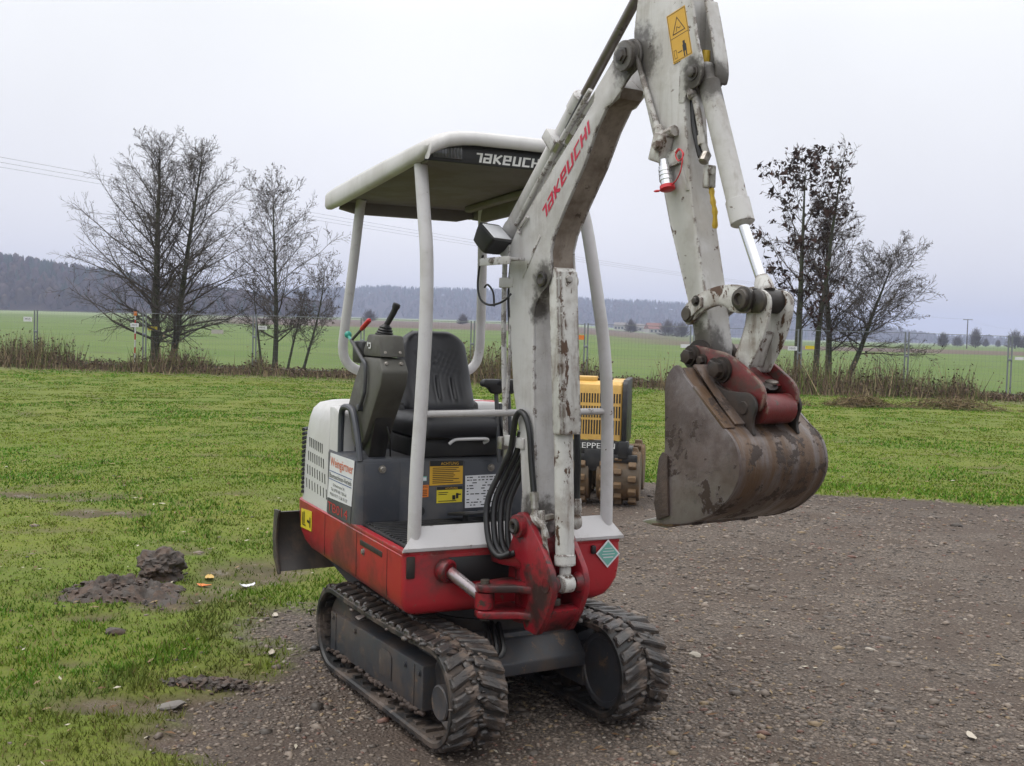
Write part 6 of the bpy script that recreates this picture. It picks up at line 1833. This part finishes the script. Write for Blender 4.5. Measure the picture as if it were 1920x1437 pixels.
side = smooth([(1.046, 1.463), (1.028, 1.474), (1.005, 1.462), (0.985, 1.435), (0.977, 1.40)], 3) + [(0.983, 1.30), (0.986, 1.215), (0.978, 1.170), (0.968, 1.122), (0.966, 1.05), (0.955, 0.996)] + [(p[0], p[1]) for p in curve[::-1][1:-1]]
def infl(poly, k):
    c_ = np.mean(np.array(poly), 0)
    return [tuple(c_ + (np.array(p) - c_) * (1 + k)) for p in poly]
for y0, y1 in ((-0.182, -0.171), (0.171, 0.182)):
    m_ = MB(B); m_.prism(infl(side, 0.012), 'y', y0, y1, 0.003); m_.build('side_plate', 'bucket_side', bk)
    yo = y0 if y0 < 0 else y1
    m_ = MB(B); m_.prism([(0.968, 1.19), (0.984, 1.21), (1.006, 1.20), (1.012, 1.10), (1.02, 1.02), (0.968, 1.0), (0.952, 1.05)], 'y', yo, yo + (-0.008 if y0 < 0 else 0.008), 0.002); m_.build('side_cutter', 'mud_cake', bk)
m_ = MB(B); m_.prism([(1.045, 1.474), (1.054, 1.480), (1.10, 1.425), (1.235, 1.316), (1.229, 1.308)], 'y', -0.135, 0.135, 0.002); m_.build('back_plate', 'bucket_steel', bk)
m_ = MB(B); m_.prism([(1.03, 1.0), (0.935, 0.984), (0.937, 0.978), (1.03, 0.988)], 'y', -0.18, 0.18, 0.001); m_.build('cutting_edge', 'bucket_steel', bk)
for yy in (-0.155, -0.05, 0.055, 0.155):
    m_ = MB(B)
    lp = [(1.00, 1.010), (0.955, 1.006), (0.890, 0.986), (0.880, 0.981), (0.93, 0.976), (1.00, 0.979)]
    m_.prism(lp, 'y', yy - 0.021, yy + 0.021, 0.003); m_.build('tooth', 'bolt_zinc' if yy < -0.1 else 'bucket_steel', bk)
ear = smooth([(1.060, 1.455), (1.105, 1.424), (1.150, 1.408), (1.195, 1.405), (1.240, 1.404), (1.266, 1.388), (1.274, 1.362), (1.265, 1.335), (1.262, 1.310), (1.270, 1.284)], 3) + [(1.250, 1.284), (1.235, 1.300), (1.15, 1.366), (1.066, 1.436)]
for y0, y1 in ((-0.096, -0.084), (0.084, 0.096)):
    m_ = MB(B); m_.prism(ear, 'y', y0, y1, 0.003); e_o = m_.build('bucket_ear', 'dark_steel', bk)
    s_ = -1 if y0 < 0 else 1
    m_ = MB(B); m_.rev((1.225, s_ * 0.096, 1.360), (0, s_, 0), [(0, 0.020), (0.004, 0.018)], 16); m_.build('ear_pin', 'dark_steel', e_o)
m_ = MB(B); m_.prism([(1.235, 1.300), (1.10, 1.412), (1.105, 1.418), (1.242, 1.306)], 'y', -0.182, -0.14, 0.001); m_.build('corner_wear_strip', 'bucket_steel', bk)

# ================================================================== trench roller behind
RC = Vector((-4.435, 3.625, 0))
fa_ = math.atan2(CAM.y - RC.y, CAM.x - RC.x) - R(5)
RM = Matrix.Translation(RC) @ Matrix.Rotation(fa_, 4, 'Z')
RO = empty('trench_roller', RC)
tag(RO, 'yellow and black trench roller with padded drums behind the excavator', 'roller')
RMi = RM.copy(); RMi.translation = Vector((0, 0, 0))
def rb(m_, name, mat, parent=RO, **k):
    return m_.build(name, mat, parent, **k)
m_ = MB(RMi)
m_.loft([rrect(-0.55, 0.30, -0.248, 0.248, 0.60, (0.02, 0.02, 0.02, 0.02)), rrect(-0.55, 0.30, -0.248, 0.248, 1.05, (0.02,) * 4), rrect(-0.55, 0.285, -0.246, 0.246, 1.10, (0.03,) * 4), rrect(-0.55, 0.24, -0.243, 0.243, 1.125, (0.03,) * 4), rrect(-0.53, 0.20, -0.235, 0.235, 1.13, (0.03,) * 4)])
hd_ = rb(m_, 'hood', 'roller_yellow')
for zc, h_ in ((0.98, 0.085), (0.855, 0.105), (0.715, 0.13)):
    for k in range(19):
        y = -0.224 + 0.0249 * k
        m_ = MB(RMi); m_.box((0.299, y, zc), (0.006, 0.0135, h_), 0); rb(m_, 'vent_slot', 'decal_black', hd_, flat=True)
for sg in (-1, 1):
    m_ = MB(RMi); m_.prism([(0.33, 0.56), (0.33, 1.04), (0.30, 1.115), (0.24, 1.15), (-0.4, 1.15), (-0.4, 0.56)], 'y', sg * 0.250, sg * 0.295, 0.006); rb(m_, 'side_frame', 'black_plastic')
m_ = MB(RMi); m_.box((0.10, -0.10, 1.145), (0.22, 0.20, 0.05), 0.012); rb(m_, 'filler_cover', 'roller_yellow')
m_ = MB(RMi)
m_.tube([(0.05 + 0 * a, 0.06 + 0.048 * math.cos(a), 1.19 + 0.048 * math.sin(a)) for a in np.linspace(0, 2 * math.pi, 18)], 0.010, 6)
m_.box((0.05, 0.06, 1.14), (0.05, 0.13, 0.025), 0.006); m_.ball((0.06, -0.02, 1.155), 0.018); m_.ball((0.06, 0.13, 1.15), 0.016)
rb(m_, 'lifting_eye', 'dark_steel')
m_ = MB(RMi); m_.box((0.30, 0, 0.515), (0.06, 0.64, 0.155), 0.01); m_.box((0.20, 0, 0.49), (0.25, 0.70, 0.10), 0.01); m_.box((0.33, 0.27, 0.52), (0.07, 0.09, 0.16), 0.01); bb = rb(m_, 'front_beam', 'black_plastic')
text('lettering', 'ZEPPELIN', RMi, (0.331, -0.165, 0.525), (0, 1, 0), (0, 0, 1), 0.36, 0.048, 'logo_white', bb, 0.002)
m_ = MB(RMi); m_.box((-0.1, 0, 0.42), (0.9, 0.16, 0.2), 0.01); rb(m_, 'body_frame', 'black_plastic')
def drum(x0, y0, y1):
    m_ = MB(RMi); m_.rev((x0, y0, 0.262), (0, 1, 0), [(0, 0.10), (0, 0.215), (0.008, 0.225), (y1 - y0 - 0.008, 0.225), (y1 - y0, 0.215), (y1 - y0, 0.10)], 32)
    d_ = rb(m_, 'drum', 'roller_drum')
    me = None
    nrow = 3
    for r_ in range(nrow):
        yy = y0 + (y1 - y0) * (r_ + 0.5) / nrow
        for k in range(12):
            a = 2 * math.pi * (k + 0.5 * (r_ % 2)) / 12
            if me is None:
                t_ = MB(); t_.prism([(-0.032, 0), (0.032, 0), (0.024, 0.045), (-0.024, 0.045)], 'y', -0.036, 0.036, 0.006, 1)
                tmp = t_.build('drum_pad', 'drum_pad', None)
                me = tmp.data
                bpy.data.objects.remove(tmp)
            o = bpy.data.objects.new('drum_pad', me)
            col.objects.link(o)
            o.parent = d_
            o.matrix_local = RMi @ Matrix.Translation((x0 + 0.222 * math.sin(a), yy, 0.262 + 0.222 * math.cos(a))) @ Matrix.Rotation(a, 4, 'Y')
for x0 in (0.15, -0.62):
    drum(x0, -0.425, -0.035)
    drum(x0, 0.035, 0.425)
for y0, y1 in ((-0.40, -0.05), (0.05, 0.40)):
    m_ = MB(RMi); m_.box((0.32, (y0 + y1) / 2, 0.44), (0.05, y1 - y0, 0.07), 0.01); rb(m_, 'scraper', 'black_plastic')

# ================================================================== things on the ground
def gpt(x, y, o=0.0):
    return Vector((x, y, float(height(x, y)) + o))
def heap(name, x, y, w, l, h_, label, seed, mat='dirt'):
    m_ = MB()
    nr, na = 34, 84
    rr_ = np.linspace(0, 1, nr + 1)[1:]
    an_ = np.linspace(0, 2 * np.pi, na, endpoint=False)
    RR, AA = np.meshgrid(rr_, an_, indexing='ij')
    edge = 0.75 + 0.5 * fbm(np.cos(AA) * 1.6 + seed, np.sin(AA) * 1.6, 90 + seed)
    uu, vv_ = RR * np.cos(AA) * w * edge, RR * np.sin(AA) * l * edge
    big = fbm(uu * 9 + seed, vv_ * 9, 91 + seed, 3)
    fine = fbm(uu * 40, vv_ * 40, 92 + seed, 3)
    rid = np.abs(fbm(uu * 22, vv_ * 22, 97 + seed, 4) - 0.5) * 2
    fall = 1 - RR ** 2
    zz_ = fall * h_ * (0.40 + 0.75 * sstep(0.3, 0.7, big)) - rid * 0.055 * fall ** 0.5 + (fine - 0.5) * 0.016 * (1 - RR ** 6)
    jx = (fbm(uu * 30, vv_ * 30, 95, 3) - 0.5) * 0.05 * fall
    pts_ = [(0, 0, h_ * 0.7)] + [tuple(q) for q in np.stack([(uu + jx) * RT2[0] + vv_ * FW2[0], (uu + jx) * RT2[1] + vv_ * FW2[1], zz_], -1).reshape(-1, 3)]
    fs_ = [(0, 1 + k, 1 + (k + 1) % na) for k in range(na)]
    for q in range(nr - 1):
        for k in range(na):
            k2 = (k + 1) % na
            fs_.append((1 + q * na + k, 1 + (q + 1) * na + k, 1 + (q + 1) * na + k2, 1 + q * na + k2))
    m_.add(pts_, fs_)
    g = random.Random(seed)
    if 'clod' in name:
        from mathutils import noise as mn
        bm = bmesh.new()
        bmesh.ops.create_icosphere(bm, subdivisions=5, radius=1)
        for v in bm.verts:
            q = v.co.copy()
            k = 1 + 0.38 * mn.fractal(q * 1.5 + Vector((seed, 2, 1)), 1.0, 2.0, 5) + 0.10 * abs(mn.noise(q * 6))
            v.co = Vector((q.x * 0.13 * k, q.y * 0.12 * k, max(-0.05, q.z * 0.095 * k)))
        m_.bm(bm, Matrix.Translation((0, 0, h_ * 0.45)))
    for k in range(int(300 * w / 0.3)):
        u, v = g.gauss(0, 0.55), g.gauss(0, 0.55)
        q2 = u * u + v * v
        if q2 > 1.9:
            continue
        r_ = g.uniform(0.004, 0.016) * (1.1 if q2 < 0.6 else 0.7)
        zc = max(0.0, 1 - q2) * h_ * 0.62 + r_ * 0.2 + 0.008
        m_.ball((u * w * RT2[0] + v * l * FW2[0], u * w * RT2[1] + v * l * FW2[1], zc), r_, (g.uniform(0.7, 1.5), g.uniform(0.7, 1.5), g.uniform(0.5, 0.9)), 1, 0.38, g)
    o = m_.build(name, mat, None, 40, origin=None)
    o.location = gpt(x, y, -0.012)
    tag(o, label, 'dirt heap')
    return o
paint('dirt', (0.048, 0.037, 0.030), 0.65, dirt=(0.105, 0.070, 0.052), damt=0.8, dscale=14, chips=(0.14, 0.065, 0.045), chipt=0.68, cscale=9, bump=0.8)
heap('dirt_clod', -2.70, -0.74, 0.14, 0.12, 0.19, 'tall upright clod of dark wet soil on the lawn', 5)
heap('dirt_heap', -2.42, -1.02, 0.40, 0.28, 0.115, 'low spread heap of crumbled dark soil on the lawn', 6)
heap('dirt_heap', -0.62, -1.02, 0.26, 0.08, 0.045, 'small ridge of soil at the edge where lawn meets gravel', 8)
plain('leaf_orange', (0.60, 0.16, 0.02), 0.5)
plain('paper_white', (0.70, 0.70, 0.72), 0.6)
plain('leaf_yellow', (0.50, 0.32, 0.08), 0.5)
plain('chip_pale', (0.42, 0.37, 0.30), 0.6)
plain('stone_pale', (0.30, 0.27, 0.22), 0.7)
plain('stone_grey', (0.16, 0.145, 0.13), 0.75)
plain('plastic_scrap', (0.035, 0.04, 0.055), 0.3)
def scrap(name, x, y, s_, mat, label, cat, seed, el=1.0, curl=0.4):
    g = random.Random(seed)
    m_ = MB()
    n = 6
    a0_ = g.uniform(0, 6.28)
    top, bot = [], []
    for i in range(n + 1):
        for j in range(4):
            u, v = -1 + 2 * i / n, -1 + 2 * j / 3
            w_ = math.sqrt(max(0.05, 1 - u * u))
            z = curl * s_ * (u * u * 0.6 + 0.3 * v * v * w_) + g.uniform(-1, 1) * 0.12 * s_ * curl
            px_, py_ = u * s_ * el, v * w_ * s_ * 0.55
            q = (px_ * math.cos(a0_) - py_ * math.sin(a0_), px_ * math.sin(a0_) + py_ * math.cos(a0_), z + 0.004)
            top.append(q); bot.append((q[0], q[1], q[2] - 0.0018))
    fs = []
    o2_ = len(top)
    for i in range(n):
        for j in range(3):
            a = i * 4 + j
            fs += [(a, a + 4, a + 5, a + 1), (o2_ + a, o2_ + a + 1, o2_ + a + 5, o2_ + a + 4)]
    m_.add(top + bot, fs)
    o = m_.build(name, mat)
    o.location = gpt(x, y, 0.004)
    tag(o, label, cat)
scrap('leaf', -2.42, -0.55, 0.045, 'leaf_orange', 'bright orange leaf lying beside the tall soil clod', 'leaf', 1)
scrap('leaf', -2.60, -0.47, 0.05, 'leaf_yellow', 'pale yellow leaf lying behind the orange one', 'leaf', 2)
scrap('paper_scrap', -2.28, -0.33, 0.045, 'paper_white', 'crumpled white paper scrap on the grass', 'litter', 3, 1.0, 0.9)
scrap('plastic_scrap', 1.73, 1.73, 0.10, 'plastic_scrap', 'dark torn plastic strip lying on the gravel', 'litter', 4, 1.3, 0.25)
for i, (x, y, lb) in enumerate(((1.30, 1.52, 'pale curved wood chip lying near the dark plastic strip'), (1.47, 0.72, 'pale wood chip on open gravel in front of the right track'), (-1.60, -0.38, 'pale straw chip at the lawn edge behind the left track'),
                               (-0.92, -0.62, 'upright pale chip where gravel meets grass'), (0.35, -1.52, 'pale flat chip in the muddy grass corner'), (2.05, 1.25, 'thin pale splinter on the near gravel'))):
    scrap('wood_chip', x, y, 0.028, 'chip_pale', lb, 'wood chip', 20 + i, 1.5, 0.5)
scrap('leaf', -0.25, 0.95, 0.03, 'leaf_yellow', 'yellow leaf on the gravel beside the right track', 'leaf', 31)
def stone(x, y, s_, lb, seed, mat='stone_pale', sc=(1.3, 1, 0.6)):
    g = random.Random(seed)
    m_ = MB(); m_.ball((0, 0, s_ * 0.3), s_, sc, 2, 0.16, g)
    o = m_.build('stone', mat, None, 25)
    o.location = gpt(x, y, -0.003)
    o.rotation_euler.z = g.uniform(0, 3)
    tag(o, lb, 'stone', 'single larger stones')
stone(-0.02, 1.20, 0.026, 'pale rounded stone on the gravel beyond the right track', 1)
stone(1.02, -0.30, 0.030, 'pale stone lying in front of the left track', 2)
stone(1.20, -0.17, 0.022, 'small tan stone between the two tracks', 3)
stone(-0.42, -1.20, 0.04, 'flat grey stone half hidden in the grass edge', 4, 'stone_grey', (1.6, 0.9, 0.35))
stone(-1.62, -1.20, 0.038, 'dark brown stone in the short grass before the soil heap', 5, 'dirt', (1.4, 1, 0.5))
stone(0.95, -1.40, 0.034, 'brown angular stone on the gravel at the lawn corner', 6, 'concrete', (1.3, 1, 0.6))
# straw heaps by the fence
def straw(x, y, w, h_, lb, seed):
    g = np.random.default_rng(seed)
    n = 1400
    u = g.normal(0, 0.42, (n, 2))
    z = h_ * np.clip(1 - (u ** 2).sum(1), 0, 1) * g.uniform(0.2, 1, n)
    p = np.stack([u[:, 0] * w * RT2[0] + u[:, 1] * 0.5 * FW2[0], u[:, 0] * w * RT2[1] + u[:, 1] * 0.5 * FW2[1], z], -1)
    d = g.normal(0, 1, (n, 3)) * np.array([1, 1, 0.55]); d /= np.linalg.norm(d, axis=1)[:, None]
    s_ = np.cross(d, g.normal(0, 1, (n, 3))); s_ /= np.linalg.norm(s_, axis=1)[:, None]
    L_ = g.uniform(0.10, 0.30, (n, 1))
    V = np.stack([p - s_ * 0.008, p + s_ * 0.008, p + d * L_], 1)
    V[..., 2] = np.maximum(V[..., 2], -0.02)
    C = np.array([0.17, 0.125, 0.07]) * g.uniform(0.45, 1.3, (n, 1))
    o = npmesh('straw_heap', V.reshape(-1, 3), np.arange(3 * n).reshape(-1, 3), 'weeds', np.repeat(C, 3, 0))
    o.location = gpt(x, y)
    tag(o, lb, 'straw heap', 'heaps of dry cut grass')
def gp(px_, py_):
    v = fw + cr * ((px_ - 960) / FPX) + cu * ((718.5 - py_) / FPX)
    t = -CAM.z / v.z
    q = CAM + v * t
    return q.x, q.y
straw(-15.6, 16.2, 1.1, 0.30, 'tallest heap of dry cut grass, just behind the bucket', 1)
straw(-14.6, 18.2, 1.0, 0.26, 'middle heap of dry cut grass by the low leaning tree', 2)
straw(-13.4, 19.9, 1.5, 0.26, 'long heap of pale dry cut grass beside the open field fence', 3)
straw(-24.8, 10.8, 1.2, 0.45, 'brown bramble heap in front of the many stemmed tree', 4)

# ------------------------------------------------------------------ haze
hz = MB()
hz.box((-1500, 900, 55), (7400, 7400, 130), 0)
m, nt, b = newmat('haze')
MAT['haze'] = m
nt.nodes.remove(b)
pv = nd(nt, 'ShaderNodeVolumePrincipled', {'Color': (0.68, 0.75, 1.0, 1), 'Density': 0.00038, 'Anisotropy': 0.0})
nt.links.new(pv.outputs[0], nt.nodes['Material Output'].inputs['Volume'])
ho = hz.build('haze', 'haze', flat=True)
tag(ho, None, None, None, 'stuff')
